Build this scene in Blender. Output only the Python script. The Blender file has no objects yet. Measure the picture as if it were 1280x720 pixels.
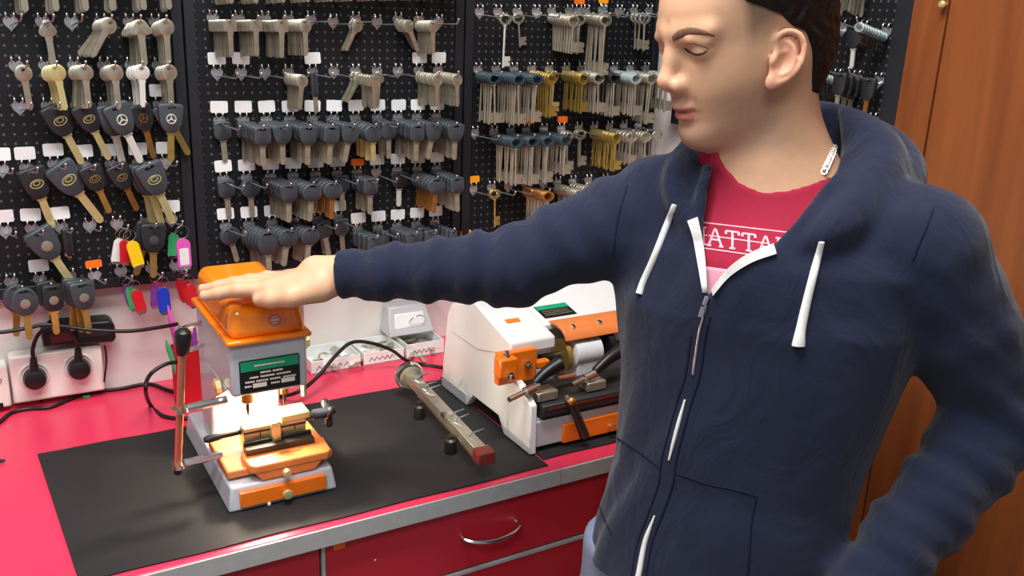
import bpy, bmesh, math, random
import numpy as np
from mathutils import Vector, Matrix
from mathutils.bvhtree import BVHTree
random.seed(7); np.random.seed(7)
C = bpy.context.scene.collection
PI = math.pi
# ------------------------------------------------------------------ camera geometry
F = 1150.0
CAM = np.array([0.0, 0.0, 1.54])
def rot(p, r, y):
    fwd = np.array([np.sin(y)*np.cos(p), np.cos(y)*np.cos(p), -np.sin(p)])
    r0 = np.array([np.cos(y), -np.sin(y), 0]); u0 = np.cross(r0, fwd)
    return np.array([np.cos(r)*r0+np.sin(r)*u0, -np.sin(r)*r0+np.cos(r)*u0, fwd])
R = rot(*np.radians([16.97, 2.31, 31.11]))
def ray(x, y): return np.array([(x-640)/F, -(y-360)/F, 1.0]) @ R
def W(x, y, Z): return CAM + ray(x, y)*Z                 # a point at a given distance along the view axis
def onY(x, y, Y): d = ray(x, y); return CAM + d*(Y/d[1])
def onX(x, y, X): d = ray(x, y); return CAM + d*(X/d[0])
def onZ(x, y, z): d = ray(x, y); return CAM + d*((z-CAM[2])/d[2])
# ------------------------------------------------------------------ materials
def mat(name, col, rough=.5, metal=0., spec=.5, noise=0., nscale=40., bump=0., bscale=200., coat=0., emit=0., sheen=0., trans=0., attr=None, alpha=1.):
    m = bpy.data.materials.new(name); m.use_nodes = True
    nt = m.node_tree; b = nt.nodes['Principled BSDF']
    b.inputs['Base Color'].default_value = (*col, 1); b.inputs['Roughness'].default_value = rough
    b.inputs['Metallic'].default_value = metal; b.inputs['Specular IOR Level'].default_value = spec
    if coat: b.inputs['Coat Weight'].default_value = coat; b.inputs['Coat Roughness'].default_value = .12
    if sheen: b.inputs['Sheen Weight'].default_value = sheen; b.inputs['Sheen Roughness'].default_value = .5
    if trans: b.inputs['Transmission Weight'].default_value = trans
    if emit: b.inputs['Emission Color'].default_value = (*col, 1); b.inputs['Emission Strength'].default_value = emit
    tc = nt.nodes.new('ShaderNodeTexCoord')
    src = None
    if attr:
        a = nt.nodes.new('ShaderNodeAttribute'); a.attribute_name = attr; src = a.outputs['Color']
        nt.links.new(src, b.inputs['Base Color'])
    if noise:
        n = nt.nodes.new('ShaderNodeTexNoise'); n.inputs['Scale'].default_value = nscale; n.inputs['Detail'].default_value = 4
        nt.links.new(tc.outputs['Object'], n.inputs['Vector'])
        mr = nt.nodes.new('ShaderNodeMapRange'); mr.inputs[1].default_value = .3; mr.inputs[2].default_value = .7
        mr.inputs[3].default_value = 1-noise; mr.inputs[4].default_value = 1+noise
        nt.links.new(n.outputs['Fac'], mr.inputs[0])
        mx = nt.nodes.new('ShaderNodeMix'); mx.data_type = 'RGBA'; mx.blend_type = 'MULTIPLY'; mx.inputs[0].default_value = 1
        if src: nt.links.new(src, mx.inputs[6])
        else: mx.inputs[6].default_value = (*col, 1)
        nt.links.new(mr.outputs[0], mx.inputs[7]); nt.links.new(mx.outputs[2], b.inputs['Base Color'])
    if bump:
        n = nt.nodes.new('ShaderNodeTexNoise'); n.inputs['Scale'].default_value = bscale; n.inputs['Detail'].default_value = 3
        nt.links.new(tc.outputs['Object'], n.inputs['Vector'])
        bp = nt.nodes.new('ShaderNodeBump'); bp.inputs['Strength'].default_value = bump; bp.inputs['Distance'].default_value = .002
        nt.links.new(n.outputs['Fac'], bp.inputs['Height']); nt.links.new(bp.outputs[0], b.inputs['Normal'])
    return m
def S(r, g, b):                                            # sRGB 0-255 to linear
    f = lambda c: (c/255/12.92) if c/255 <= .04045 else ((c/255+.055)/1.055)**2.4
    return (f(r), f(g), f(b))
M = {}
M['steel'] = mat('nickel_steel', S(196, 190, 172), .34, .8, noise=.12, nscale=60)
M['chrome'] = mat('chrome', S(225, 225, 222), .16, 1.)
M['wire'] = mat('zinc_wire', S(205, 208, 212), .3, .8)
M['brass'] = mat('brass', S(215, 185, 105), .32, .85, noise=.1)
M['bronze'] = mat('bronze', S(190, 135, 75), .36, .8, noise=.1)
M['pale_brass'] = mat('pale_brass', S(232, 222, 160), .35, .7, noise=.06)
M['gold'] = mat('gold', S(188, 162, 88), .34, .85)
M['white_metal'] = mat('white_metal', S(232, 230, 222), .35, .4)
M['grey_blade'] = mat('grey_blade', S(176, 166, 148), .4, .6, noise=.12)
M['key_black'] = mat('key_black', S(40, 42, 45), .42, 0, .5, noise=.1)
M['key_grey'] = mat('key_grey', S(64, 70, 76), .4, 0, .5, noise=.12)
M['key_blue'] = mat('key_blue', S(58, 72, 82), .3, .2, .5, noise=.12)
M['key_light'] = mat('key_light', S(170, 185, 185), .35, .3, .5, noise=.1)
M['peach'] = mat('peach_plastic', S(250, 165, 120), .4)
M['tag_white'] = mat('white_card', S(232, 232, 232), .55, noise=.04, nscale=120)
M['tag_orange'] = mat('orange_sticker', S(255, 120, 25), .5)
M['tag_amber'] = mat('amber_sticker', S(255, 165, 20), .5)
M['frame_black'] = mat('black_frame', S(26, 28, 34), .5, noise=.06)
M['red'] = mat('red_plastic', S(205, 30, 40), .35); M['blue'] = mat('blue_plastic', S(35, 60, 190), .3)
M['green'] = mat('green_plastic', S(60, 170, 110), .35); M['purple'] = mat('purple_plastic', S(130, 60, 150), .35)
M['pink'] = mat('pink_plastic', S(225, 90, 185), .35); M['yellow'] = mat('yellow_plastic', S(245, 205, 30), .3)
M['white'] = mat('white_plastic', S(238, 236, 232), .35, noise=.02)
M['black'] = mat('black_plastic', S(18, 18, 20), .4); M['rubber'] = mat('black_rubber', S(14, 14, 15), .45)
M['m_grey'] = mat('machine_grey_enamel', S(186, 190, 196), .35, noise=.03, nscale=20, coat=.3)
M['m_white'] = mat('machine_white_enamel', S(226, 226, 226), .35, noise=.02, nscale=20, coat=.3)
M['m_orange'] = mat('machine_orange_enamel', S(240, 118, 22), .3, noise=.05, nscale=30, coat=.4)
M['m_cover'] = mat('glossy_orange_cover', S(255, 138, 14), .16, noise=.03, coat=.6)
M['m_table'] = mat('orange_hammered_enamel', S(226, 128, 66), .38, noise=.06, nscale=60, coat=.2)
M['dark_steel'] = mat('dark_steel', S(70, 66, 62), .38, .7, noise=.1)
M['jaw'] = mat('brass_jaw', S(205, 190, 140), .35, .6, noise=.08)
M['salmon'] = mat('salmon_print', S(255, 160, 130), .5); M['print_white'] = mat('white_print', S(240, 225, 215), .5)
M['plate_green'] = mat('green_print', S(20, 150, 105), .4); M['plate_black'] = mat('black_print', S(15, 18, 18), .35)
M['copper_and_reflection'] = mat('copper_and_chrome_reflection', S(210, 140, 110), .25, .8)  # copper pin colour, also the orange reflection painted on the chrome lever
M['grey_film'] = mat('grey_drum', S(222, 224, 228), .3, noise=.06, nscale=60)
M['clear'] = mat('clear_plastic', S(225, 230, 230), .15, 0, .5, noise=.04)
M['drawer_red'] = mat('drawer_red_laminate', S(186, 32, 48), .35, noise=.05, nscale=6)
M['carcass'] = mat('dark_red_carcass', S(120, 14, 26), .5, noise=.05)
M['alu'] = mat('brushed_aluminium', S(182, 184, 184), .42, .25, noise=.05, nscale=80)
M['mat_black'] = mat('black_work_mat', S(36, 35, 37), .62, 0, .3, noise=.12, nscale=14, bump=.15, bscale=900)
M['skin_socket'] = mat('cream_plastic', S(240, 236, 228), .35)
M['hair'] = mat('dark_hair', S(16, 14, 13), .55, 0, .35, noise=.35, nscale=260, bump=.6, bscale=420)
M['brow'] = mat('brow_hair', S(112, 84, 66), .85, 0, .2, noise=.3, nscale=400)
M['skin'] = mat('skin', S(205, 160, 135), .48, 0, .4, noise=.035, nscale=90, bump=.08, bscale=500, attr='Col')
b = M['skin'].node_tree.nodes['Principled BSDF']; b.inputs['Subsurface Weight'].default_value = .08; b.inputs['Subsurface Radius'].default_value = (.01, .004, .002); b.inputs['Subsurface Scale'].default_value = .5
M['hoodie'] = mat('navy_jersey', S(32, 37, 58), .9, 0, .12, noise=.10, nscale=700, bump=.35, bscale=900, sheen=.15)
M['seam'] = mat('navy_seam', S(27, 30, 50), .85, 0, .1)
M['tshirt'] = mat('crimson_jersey', S(166, 38, 64), .8, 0, .2, noise=.04, nscale=300, bump=.2, bscale=900)
M['tprint'] = mat('pale_pink_print', S(238, 190, 200), .7); M['tblock'] = mat('light_pink_print', S(228, 160, 178), .75)
M['cord'] = mat('white_cotton_cord', S(232, 232, 230), .75, noise=.06, nscale=300)
M['jeans'] = mat('pale_denim', S(120, 132, 160), .85, noise=.12, nscale=300, bump=.3, bscale=900)
M['shoe'] = mat('grey_shoe', S(70, 72, 78), .6); M['eye'] = mat('eye_white', S(225, 220, 215), .2); M['lash'] = mat('dark_lash', S(45, 32, 28), .6)
M['silver'] = mat('silver_chain', S(232, 228, 215), .18, 1.)
# red laminate worktop
M['counter'] = mat('red_laminate', S(220, 54, 88), .3, 0, .5, noise=.03, nscale=5, bump=.03, bscale=300)
# wall plaster, floor
M['wall'] = mat('white_plaster', S(228, 224, 220), .6, noise=.025, nscale=8, bump=.08, bscale=250)
M['floor'] = mat('grey_vinyl_floor', S(120, 112, 104), .5, noise=.1, nscale=9)
nt = M['hoodie'].node_tree; n = nt.nodes.new('ShaderNodeTexNoise'); n.inputs['Scale'].default_value = 11; n.inputs['Detail'].default_value = 3; n.inputs['Distortion'].default_value = 1.2
tc = nt.nodes.new('ShaderNodeTexCoord'); mp = nt.nodes.new('ShaderNodeMapping'); mp.inputs['Scale'].default_value = (1.6, 1.6, .8); bp = nt.nodes.new('ShaderNodeBump'); bp.inputs['Strength'].default_value = .55; bp.inputs['Distance'].default_value = .012
nt.links.new(tc.outputs['Object'], mp.inputs[0]); nt.links.new(mp.outputs[0], n.inputs['Vector']); nt.links.new(n.outputs['Fac'], bp.inputs['Height'])
fb = [x for x in nt.nodes if x.type == 'BUMP' and x != bp][0]; nt.links.new(bp.outputs[0], fb.inputs['Normal'])
def wood():
    m = bpy.data.materials.new('cherry_wood_veneer'); m.use_nodes = True; nt = m.node_tree; b = nt.nodes['Principled BSDF']
    tc = nt.nodes.new('ShaderNodeTexCoord'); mp = nt.nodes.new('ShaderNodeMapping'); mp.inputs['Scale'].default_value = (9, 9, .7)
    n = nt.nodes.new('ShaderNodeTexNoise'); n.inputs['Scale'].default_value = 2.2; n.inputs['Detail'].default_value = 6; n.inputs['Distortion'].default_value = .6
    r = nt.nodes.new('ShaderNodeValToRGB'); r.color_ramp.elements[0].position = .3; r.color_ramp.elements[1].position = .72
    r.color_ramp.elements[0].color = (*S(116, 60, 28), 1); r.color_ramp.elements[1].color = (*S(146, 82, 40), 1)
    nt.links.new(tc.outputs['Object'], mp.inputs[0]); nt.links.new(mp.outputs[0], n.inputs['Vector']); nt.links.new(n.outputs['Fac'], r.inputs[0]); nt.links.new(r.outputs[0], b.inputs['Base Color'])
    b.inputs['Roughness'].default_value = .42; b.inputs['Specular IOR Level'].default_value = .35
    return m
M['wood'] = wood()
def pegs(axis):
    """Black pegboard: a square grid of small holes through which the pale wall shows."""
    m = bpy.data.materials.new('perforated_black_board_'+axis); m.use_nodes = True; nt = m.node_tree; b = nt.nodes['Principled BSDF']
    tc = nt.nodes.new('ShaderNodeTexCoord'); sp = nt.nodes.new('ShaderNodeSeparateXYZ'); nt.links.new(tc.outputs['Object'], sp.inputs[0])
    def op(o, a, bb=None):
        n = nt.nodes.new('ShaderNodeMath'); n.operation = o
        for i, v in enumerate((a, bb)):
            if v is None: continue
            if isinstance(v, (int, float)): n.inputs[i].default_value = v
            else: nt.links.new(v, n.inputs[i])
        return n.outputs[0]
    ds = []
    for ch in (axis, 'Z'):
        f = op('FRACT', op('DIVIDE', op('ADD', sp.outputs[ch], 10.0), PITCH)); d = op('SUBTRACT', f, .5); ds.append(op('MULTIPLY', d, d))
    q = op('SQRT', op('ADD', ds[0], ds[1]))
    mr = nt.nodes.new('ShaderNodeMapRange'); mr.inputs[1].default_value = .135; mr.inputs[2].default_value = .175; mr.inputs[3].default_value = 1; mr.inputs[4].default_value = 0
    nt.links.new(q, mr.inputs[0])
    mx = nt.nodes.new('ShaderNodeMix'); mx.data_type = 'RGBA'; mx.inputs[6].default_value = (*S(20, 21, 25), 1); mx.inputs[7].default_value = (*S(82, 82, 82), 1)
    nt.links.new(mr.outputs[0], mx.inputs[0]); nt.links.new(mx.outputs[2], b.inputs['Base Color'])
    bp = nt.nodes.new('ShaderNodeBump'); bp.invert = True; bp.inputs['Distance'].default_value = .003; nt.links.new(mr.outputs[0], bp.inputs['Height']); nt.links.new(bp.outputs[0], b.inputs['Normal'])
    b.inputs['Roughness'].default_value = .55; b.inputs['Specular IOR Level'].default_value = .3
    return m
PITCH = .0152
M['peg'] = pegs('X'); M['peg_side'] = pegs('Y')
# ------------------------------------------------------------------ mesh builder
class B:
    def __init__(s): s.v = []; s.f = []
    def add(s, vs, fs):
        n = len(s.v); s.v += [tuple(map(float, v)) for v in vs]; s.f += [tuple(n+i for i in f) for f in fs]; return s
    def box(s, lo, hi):
        (a, b_, c), (d, e, f) = lo, hi
        return s.add([(a, b_, c), (d, b_, c), (d, e, c), (a, e, c), (a, b_, f), (d, b_, f), (d, e, f), (a, e, f)],
                     [(0, 3, 2, 1), (4, 5, 6, 7), (0, 1, 5, 4), (1, 2, 6, 5), (2, 3, 7, 6), (3, 0, 4, 7)])
    def hexa(s, v8):  # bottom 4 then top 4, counter-clockwise from above
        return s.add(v8, [(0, 3, 2, 1), (4, 5, 6, 7), (0, 1, 5, 4), (1, 2, 6, 5), (2, 3, 7, 6), (3, 0, 4, 7)])
    def prism(s, poly, axis, a, b_):
        """poly of 2-D points extruded from a to b_ along axis ('x': (y,z), 'y': (x,z), 'z': (x,y))"""
        n = len(poly)
        def p3(p, t): return {'x': (t, p[0], p[1]), 'y': (p[0], t, p[1]), 'z': (p[0], p[1], t)}[axis]
        area = sum(poly[i][0]*poly[(i+1) % n][1]-poly[(i+1) % n][0]*poly[i][1] for i in range(n))
        flip = (area > 0) ^ (axis == 'y')
        vs = [p3(p, a) for p in poly]+[p3(p, b_) for p in poly]
        fs = [tuple(range(n)), tuple(range(2*n-1, n-1, -1))]+[(i, n+i, n+(i+1) % n, (i+1) % n) for i in range(n)]
        if flip ^ (a > b_): fs = [tuple(reversed(f)) for f in fs]
        # flip rule checked by recalc at build
        return s.add(vs, fs)
    def tube(s, pts, r, n=8, cap=True, flat=1., upv=None):
        pts = [np.array(p, float) for p in pts]; k = len(pts)
        rs = r if isinstance(r, (list, tuple)) else [r]*k
        rings = []; u = None
        for i in range(k):
            t = pts[min(i+1, k-1)]-pts[max(i-1, 0)]; t = t/(np.linalg.norm(t)+1e-12)
            if u is None:
                a = np.array(upv, float) if upv is not None else (np.array([0, 0, 1.]) if abs(t[2]) < .9 else np.array([1., 0, 0]))
                u = a-t*(a@t)
            else: u = u-t*(u@t)
            u = u/np.linalg.norm(u); w = np.cross(t, u)
            rings.append([pts[i]+rs[i]*(math.cos(2*PI*j/n)*u*flat+math.sin(2*PI*j/n)*w) for j in range(n)])
        vs = [p for ring in rings for p in ring]; fs = []
        for i in range(k-1):
            for j in range(n): fs.append((i*n+j, i*n+(j+1) % n, (i+1)*n+(j+1) % n, (i+1)*n+j))
        if cap: fs += [tuple(range(n-1, -1, -1)), tuple((k-1)*n+j for j in range(n))]
        return s.add(vs, fs)
    def cyl(s, a, b_, r, n=16, r2=None): return s.tube([a, b_], [r, r if r2 is None else r2], n)
    def lathe(s, prof, o=(0, 0, 0), ax=(0, 0, 1), n=20):
        """prof: (radius, height) list turned about ax through o"""
        ax = np.array(ax, float); ax /= np.linalg.norm(ax); a = np.array([1., 0, 0]) if abs(ax[0]) < .9 else np.array([0, 1., 0])
        u = a-ax*(a@ax); u /= np.linalg.norm(u); w = np.cross(ax, u); o = np.array(o, float); k = len(prof)
        vs = [o+ax*h+r*(math.cos(2*PI*j/n)*u+math.sin(2*PI*j/n)*w) for r, h in prof for j in range(n)]
        fs = [(i*n+j, i*n+(j+1) % n, (i+1)*n+(j+1) % n, (i+1)*n+j) for i in range(k-1) for j in range(n)]
        fs += [tuple(range(n-1, -1, -1)), tuple((k-1)*n+j for j in range(n))]
        return s.add(vs, fs)
    def torus(s, o, ax, R_, r, n=20, m=8, arc=1.):
        ax = np.array(ax, float); ax /= np.linalg.norm(ax); a = np.array([1., 0, 0]) if abs(ax[0]) < .9 else np.array([0, 1., 0])
        u = a-ax*(a@ax); u /= np.linalg.norm(u); w = np.cross(ax, u); o = np.array(o, float)
        vs = []; fs = []
        for i in range(n):
            t = 2*PI*i/n; d = math.cos(t)*u+math.sin(t)*w
            for j in range(m): q = 2*PI*j/m; vs.append(o+d*(R_+r*math.cos(q))+ax*r*math.sin(q))
        for i in range(n):
            for j in range(m): fs.append((i*m+j, ((i+1) % n)*m+j, ((i+1) % n)*m+(j+1) % m, i*m+(j+1) % m))
        return s.add(vs, fs)
    def ball(s, o, rx, ry=None, rz=None, n=14):
        ry = ry or rx; rz = rz or rx; m = n//2; vs = [(o[0], o[1], o[2]-rz)]; fs = []
        for i in range(1, m):
            p = -PI/2+PI*i/m
            for j in range(n): q = 2*PI*j/n; vs.append((o[0]+rx*math.cos(p)*math.cos(q), o[1]+ry*math.cos(p)*math.sin(q), o[2]+rz*math.sin(p)))
        vs.append((o[0], o[1], o[2]+rz)); t = len(vs)-1
        fs += [(0, 1+(j+1) % n, 1+j) for j in range(n)]
        for i in range(m-2):
            for j in range(n): fs.append((1+i*n+j, 1+i*n+(j+1) % n, 1+(i+1)*n+(j+1) % n, 1+(i+1)*n+j))
        k = 1+(m-2)*n; fs += [(k+j, k+(j+1) % n, t) for j in range(n)]
        return s.add(vs, fs)
def mesh(name, b_, angle=35):
    me = bpy.data.meshes.new(name); me.from_pydata(b_.v, [], b_.f); me.validate()
    bm = bmesh.new(); bm.from_mesh(me); bmesh.ops.recalc_face_normals(bm, faces=bm.faces[:]); bm.to_mesh(me); bm.free()
    me.shade_smooth(); me.set_sharp_from_angle(angle=math.radians(angle))
    return me
def obj(name, b_, m, parent=None, bevel=0., seg=2, angle=35, at=None):
    me = b_ if isinstance(b_, bpy.types.Mesh) else mesh(name, b_, angle)
    if m is not None and not me.materials: me.materials.append(M[m] if isinstance(m, str) else m)
    o = bpy.data.objects.new(name, me); C.objects.link(o)
    if parent is not None: o.parent = parent
    if at is not None: o.location = at
    if bevel:
        k = o.modifiers.new('bevel', 'BEVEL'); k.width = bevel; k.segments = seg; k.limit_method = 'ANGLE'; k.angle_limit = math.radians(40); k.harden_normals = False
    return o
def tag(o, label, cat, group=None, kind=None):
    o['label'] = label; o['category'] = cat
    if group: o['group'] = group
    if kind: o['kind'] = kind
    return o
def thing(name, label, cat, loc=(0, 0, 0), group=None):
    o = bpy.data.objects.new(name, None); o.empty_display_size = .02; C.objects.link(o); o.location = tuple(map(float, loc))
    return tag(o, label, cat, group)
def structure(name, b_, m, bevel=0.):
    o = obj(name, b_, m, bevel=bevel); o['kind'] = 'structure'; return o
def rrect(cx, cy, w, h, r, n=4):
    p = []
    for sx, sy, a0 in ((1, 1, 0), (-1, 1, 90), (-1, -1, 180), (1, -1, 270)):
        for i in range(n+1):
            a = math.radians(a0+90*i/n); p.append((cx+sx*(w/2-r)+r*math.cos(a), cy+sy*(h/2-r)+r*math.sin(a)))
    return p
def circ(cx, cy, rx, ry=None, n=20):
    ry = ry or rx; return [(cx+rx*math.cos(2*PI*i/n), cy+ry*math.sin(2*PI*i/n)) for i in range(n)]
def ringprism(b_, outer, inner, axis, a, c):
    """plate with a hole: outer and inner loops with the same number of points"""
    n = len(outer)
    def p3(p, t): return {'x': (t, p[0], p[1]), 'y': (p[0], t, p[1]), 'z': (p[0], p[1], t)}[axis]
    vs = [p3(p, a) for p in outer]+[p3(p, a) for p in inner]+[p3(p, c) for p in outer]+[p3(p, c) for p in inner]
    fs = []
    for i in range(n):
        j = (i+1) % n
        fs += [(i, j, n+j, n+i), (2*n+i, 3*n+i, 3*n+j, 2*n+j), (i, 2*n+i, 2*n+j, j), (n+i, n+j, 3*n+j, 3*n+i)]
    return b_.add(vs, fs)
def spline(pts, n=8):
    """Catmull-Rom through the points"""
    P = [np.array(p, float) for p in pts]; P = [2*P[0]-P[1]]+P+[2*P[-1]-P[-2]]; out = []
    for i in range(1, len(P)-2):
        for k in range(n):
            t = k/n; a, b_, c, d = P[i-1:i+3]
            out.append(.5*((2*b_)+(c-a)*t+(2*a-5*b_+4*c-d)*t*t+(-a+3*b_-3*c+d)*t**3))
    out.append(P[-2]); return out
# ------------------------------------------------------------------ the room
WY, RX, CT = 1.69, 1.42, .85                                # back wall, right wall, counter top
structure('floor', B().box((-1.6, -1.2, -.05), (2.2, 1.9, 0)), 'floor')
structure('wall_back', B().box((-1.6, WY, 0), (RX+.15, WY+.15, 2.7)), 'wall')
structure('wall_right', B().box((RX, -1.2, 0), (RX+.15, WY, 2.7)), 'wall')
# ------------------------------------------------------------------ worktop and drawers
FY = 1.066
t = thing('worktop', 'glossy red laminate worktop with an aluminium front edge, along the key wall', 'worktop', (0, 0, 0))
obj('slab', B().box((-.9, FY+.004, CT-.03), (RX-.004, WY-.002, CT)), 'counter', t, bevel=.0015)
xs = onY(703, 583, FY)[0]
obj('edge_strip', B().box((-.9, FY, CT-.028), (xs-.0008, FY+.0035, CT-.0005)), 'alu', t, bevel=.0006)
obj('edge_strip', B().box((xs+.0008, FY, CT-.028), (RX-.004, FY+.0035, CT-.0005)), 'alu', t, bevel=.0006)
xd = .362; FD = 1.08; zd = .708
def cabinet(x0, x1, label, drawers, handle_x=None):
    t = thing('drawer_cabinet', label, 'cabinet', (0, 0, 0))
    obj('carcass', B().box((x0+.001, FD+.02, .06), (x1-.001, WY-.02, CT-.032)), 'carcass', t)
    obj('plinth', B().box((x0+.001, FD+.06, 0), (x1-.001, WY-.05, .06)), 'black', t)
    for (z0, z1, hz) in drawers:
        d = obj('drawer', B().box((x0+.0025, FD, z0+.003), (x1-.0025, FD+.018, z1-.003)), 'drawer_red', t, bevel=.001)
        obj('top_profile', B().box((x0+.0025, FD-.002, z1-.006), (x1-.0025, FD+.018, z1-.0005)), 'alu', d) if z1 < .8 else None
        if hz:
            a = onY(578, 668, FD); c = onY(645, 652, FD); xm, zm = (a[0]+c[0])/2, (a[2]+c[2])/2
            hp = [(xm-.048, FD+.001, zm), (xm-.047, FD-.01, zm-.001), (xm-.03, FD-.021, zm-.004), (xm, FD-.026, zm-.006), (xm+.03, FD-.021, zm-.004), (xm+.047, FD-.01, zm-.001), (xm+.048, FD+.001, zm)]
            obj('bow_handle', B().tube(spline(hp, 6), [.0042]*37, 10, flat=.75), 'chrome', d)
            s = onY(424, 682, FD); k = obj('sticker', B().prism(rrect(s[0], s[2], .017, .0095, .002), 'y', FD-.0008, FD-.0001), 'tag_orange', d)
            s = onY(469, 700, FD); obj('paint_speck', B().ball((s[0], FD-.0003, s[2]), .0016, .0006, .0016, 8), 'print_white', d)
    return t
cabinet(-.45, xd-.002, 'red drawer unit under the counter end in front of the orange upright press', [(zd, CT-.032, 0), (.38, zd, 0), (.07, .38, 0)])
t = cabinet(xd+.002, 1.36, 'red drawer unit with a chrome bow handle and an orange sticker', [(zd, CT-.032, 1), (.38, zd, 0), (.07, .38, 0)])
obj('end_strip', B().box((xd-.0015, FD-.001, .07), (xd+.0035, FD+.018, CT-.034)), 'alu', t)
# ------------------------------------------------------------------ wardrobe on the right wall
WE = 1.047
t = thing('wardrobe', 'tall cherry wood wardrobe to the side of the small pegboard', 'wardrobe', (RX, .2, 0))
t.location = (0, 0, 0)
obj('carcass', B().box((1.418-.001, -1.1, .0), (1.419, WE, 2.5)), 'wood', t) if 0 else None
ys = onX(1170, 120, 1.40)[1]
obj('side_panel', B().box((1.392, ys+.001, 0), (RX-.001, WE, 2.45)), 'wood', t, bevel=.001)
obj('door', B().box((1.395, .1, .06), (1.412, ys-.001, 2.44)), 'wood', t, bevel=.001)
obj('door', B().box((1.395, -.9, .06), (1.412, .098, 2.44)), 'wood', t, bevel=.001)
obj('backing', B().box((1.413, -.9, 0), (RX-.001, ys, 2.45)), 'wood', t)
k = onX(1183, 6, 1.392)
obj('knob', B().lathe([(.002, 0), (.003, .002), (.0028, .008), (.006, .011), (.0065, .015), (.004, .018), (.0005, .0185)], (1.394, k[1], k[2]), (-1, 0, 0), 16), 'pale_brass', t)
# ------------------------------------------------------------------ pegboards
PB = 1.665
zb = onY(400, 331, PB)[2]; ZT = 2.02
def board(x0, x1, label, zb=zb):
    t = thing('pegboard', label, 'pegboard')
    obj('perforated_sheet', B().box((x0+.012, PB, zb+.008), (x1-.012, PB+.006, ZT-.01)), 'peg', t)
    w = .018
    for nm, lo, hi in (('frame_post', (x0, PB-.006, zb), (x0+w, WY-.002, ZT)), ('frame_post', (x1-w, PB-.006, zb), (x1, WY-.002, ZT)),
                       ('frame_rail', (x0+w, PB-.005, zb), (x1-w, WY-.002, zb+w)), ('frame_rail', (x0+w, PB-.005, ZT-w), (x1-w, WY-.002, ZT))):
        obj(nm, B().box(lo, hi), 'frame_black', t, bevel=.001)
    return t
xA = onY(248, 340, PB)[0]; xB = onY(576, 200, PB)[0]; xC = onY(815, 150, PB)[0]
board(-.16, xA-.0015, 'black pegboard over the double socket, hung with car keys and key fobs')
board(xA+.0015, xB-.002, 'middle black pegboard, hung with dark car keys on white-tagged hooks')
board(xB+.002, xC, 'black pegboard beside the white wall strip, hung with long bitted keys', onY(600, 338, PB)[2])
# right wall board
PX = 1.40
y0 = onX(1124, 140, PX)[1]; y1 = WY-.05; zb2 = 1.30
t = thing('pegboard', 'black pegboard round the corner beside the wooden wardrobe', 'pegboard')
obj('perforated_sheet', B().box((PX, y0+.01, zb2+.01), (PX+.006, y1-.01, ZT-.01)), 'peg_side', t)
for nm, lo, hi in (('frame_post', (PX-.006, y0, zb2), (RX-.001, y0+.035, ZT)), ('frame_post', (PX-.006, y1-.018, zb2), (RX-.001, y1, ZT)),
                   ('frame_rail', (PX-.005, y0+.035, zb2), (RX-.001, y1-.018, zb2+.018)), ('frame_rail', (PX-.005, y0+.035, ZT-.018), (RX-.001, y1-.018, ZT))):
    obj(nm, B().box(lo, hi), 'frame_black', t, bevel=.001)
# ------------------------------------------------------------------ hooks and keys
ORD = 'first second third fourth fifth sixth seventh eighth ninth tenth eleventh twelfth'.split()
def heart():
    p = []
    for i in range(28):
        a = 2*PI*i/28; x = .0105*math.sin(a)**3*1.0; z = .0009*(13*math.cos(a)-4.2*math.cos(2*a)-2*math.cos(3*a)-math.cos(4*a)); p.append((x*1.0, z*.92-.002))
    return p
def plate_mesh():
    b_ = B(); b_.prism(heart(), 'y', -.0016, -.0002)
    return mesh('backplate', b_, 40)
def prong_mesh(sx):
    return mesh('prong', B().tube(spline([(sx*.0055, -.001, .005), (sx*.0056, -.004, .008), (sx*.0058, -.0035, .0125), (sx*.006, .001, .0145)], 3), .0021, 8), 60)
PLATE = plate_mesh(); PLATE.materials.append(M['wire'])
PRONG = [prong_mesh(-1), prong_mesh(1)]
for q in PRONG: q.materials.append(M['chrome'])
def card(w, h):
    b_ = B(); b_.prism(rrect(0, 0, w, h, .003), 'y', -.0012, 0); return mesh('price_card', b_)
CARD = {}
for nm, m, w, h in (('w', 'tag_white', .030, .0205), ('o', 'tag_orange', .026, .0135), ('a', 'tag_amber', .025, .0135)):
    CARD[nm] = card(w, h); CARD[nm].materials.append(M[m])
def layers(b_, outer, inner, ys, ins):
    """plate with a hole, rounded over its edges: rings of outer and inner loops at each depth"""
    n = len(outer); cx = sum(p[0] for p in outer)/n; cz = sum(p[1] for p in outer)/n
    vs = []; fs = []; k = len(ys)
    for y, s in zip(ys, ins):
        for p in outer:
            d = np.array([p[0]-cx, p[1]-cz]); L = np.linalg.norm(d); q = d*(L-s)/L; vs.append((cx+q[0], y, cz+q[1]))
        for p in inner: vs.append((p[0], y, p[1]))
    for l in range(k-1):
        a = l*2*n; c = (l+1)*2*n
        for i in range(n):
            j = (i+1) % n
            fs += [(a+i, a+j, c+j, c+i), (a+n+i, c+n+i, c+n+j, a+n+j)]
    for i in range(n):
        j = (i+1) % n; a = (k-1)*2*n
        fs += [(i, n+i, n+j, j), (a+i, a+j, a+n+j, a+n+i)]
    return b_.add(vs, fs)
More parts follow.
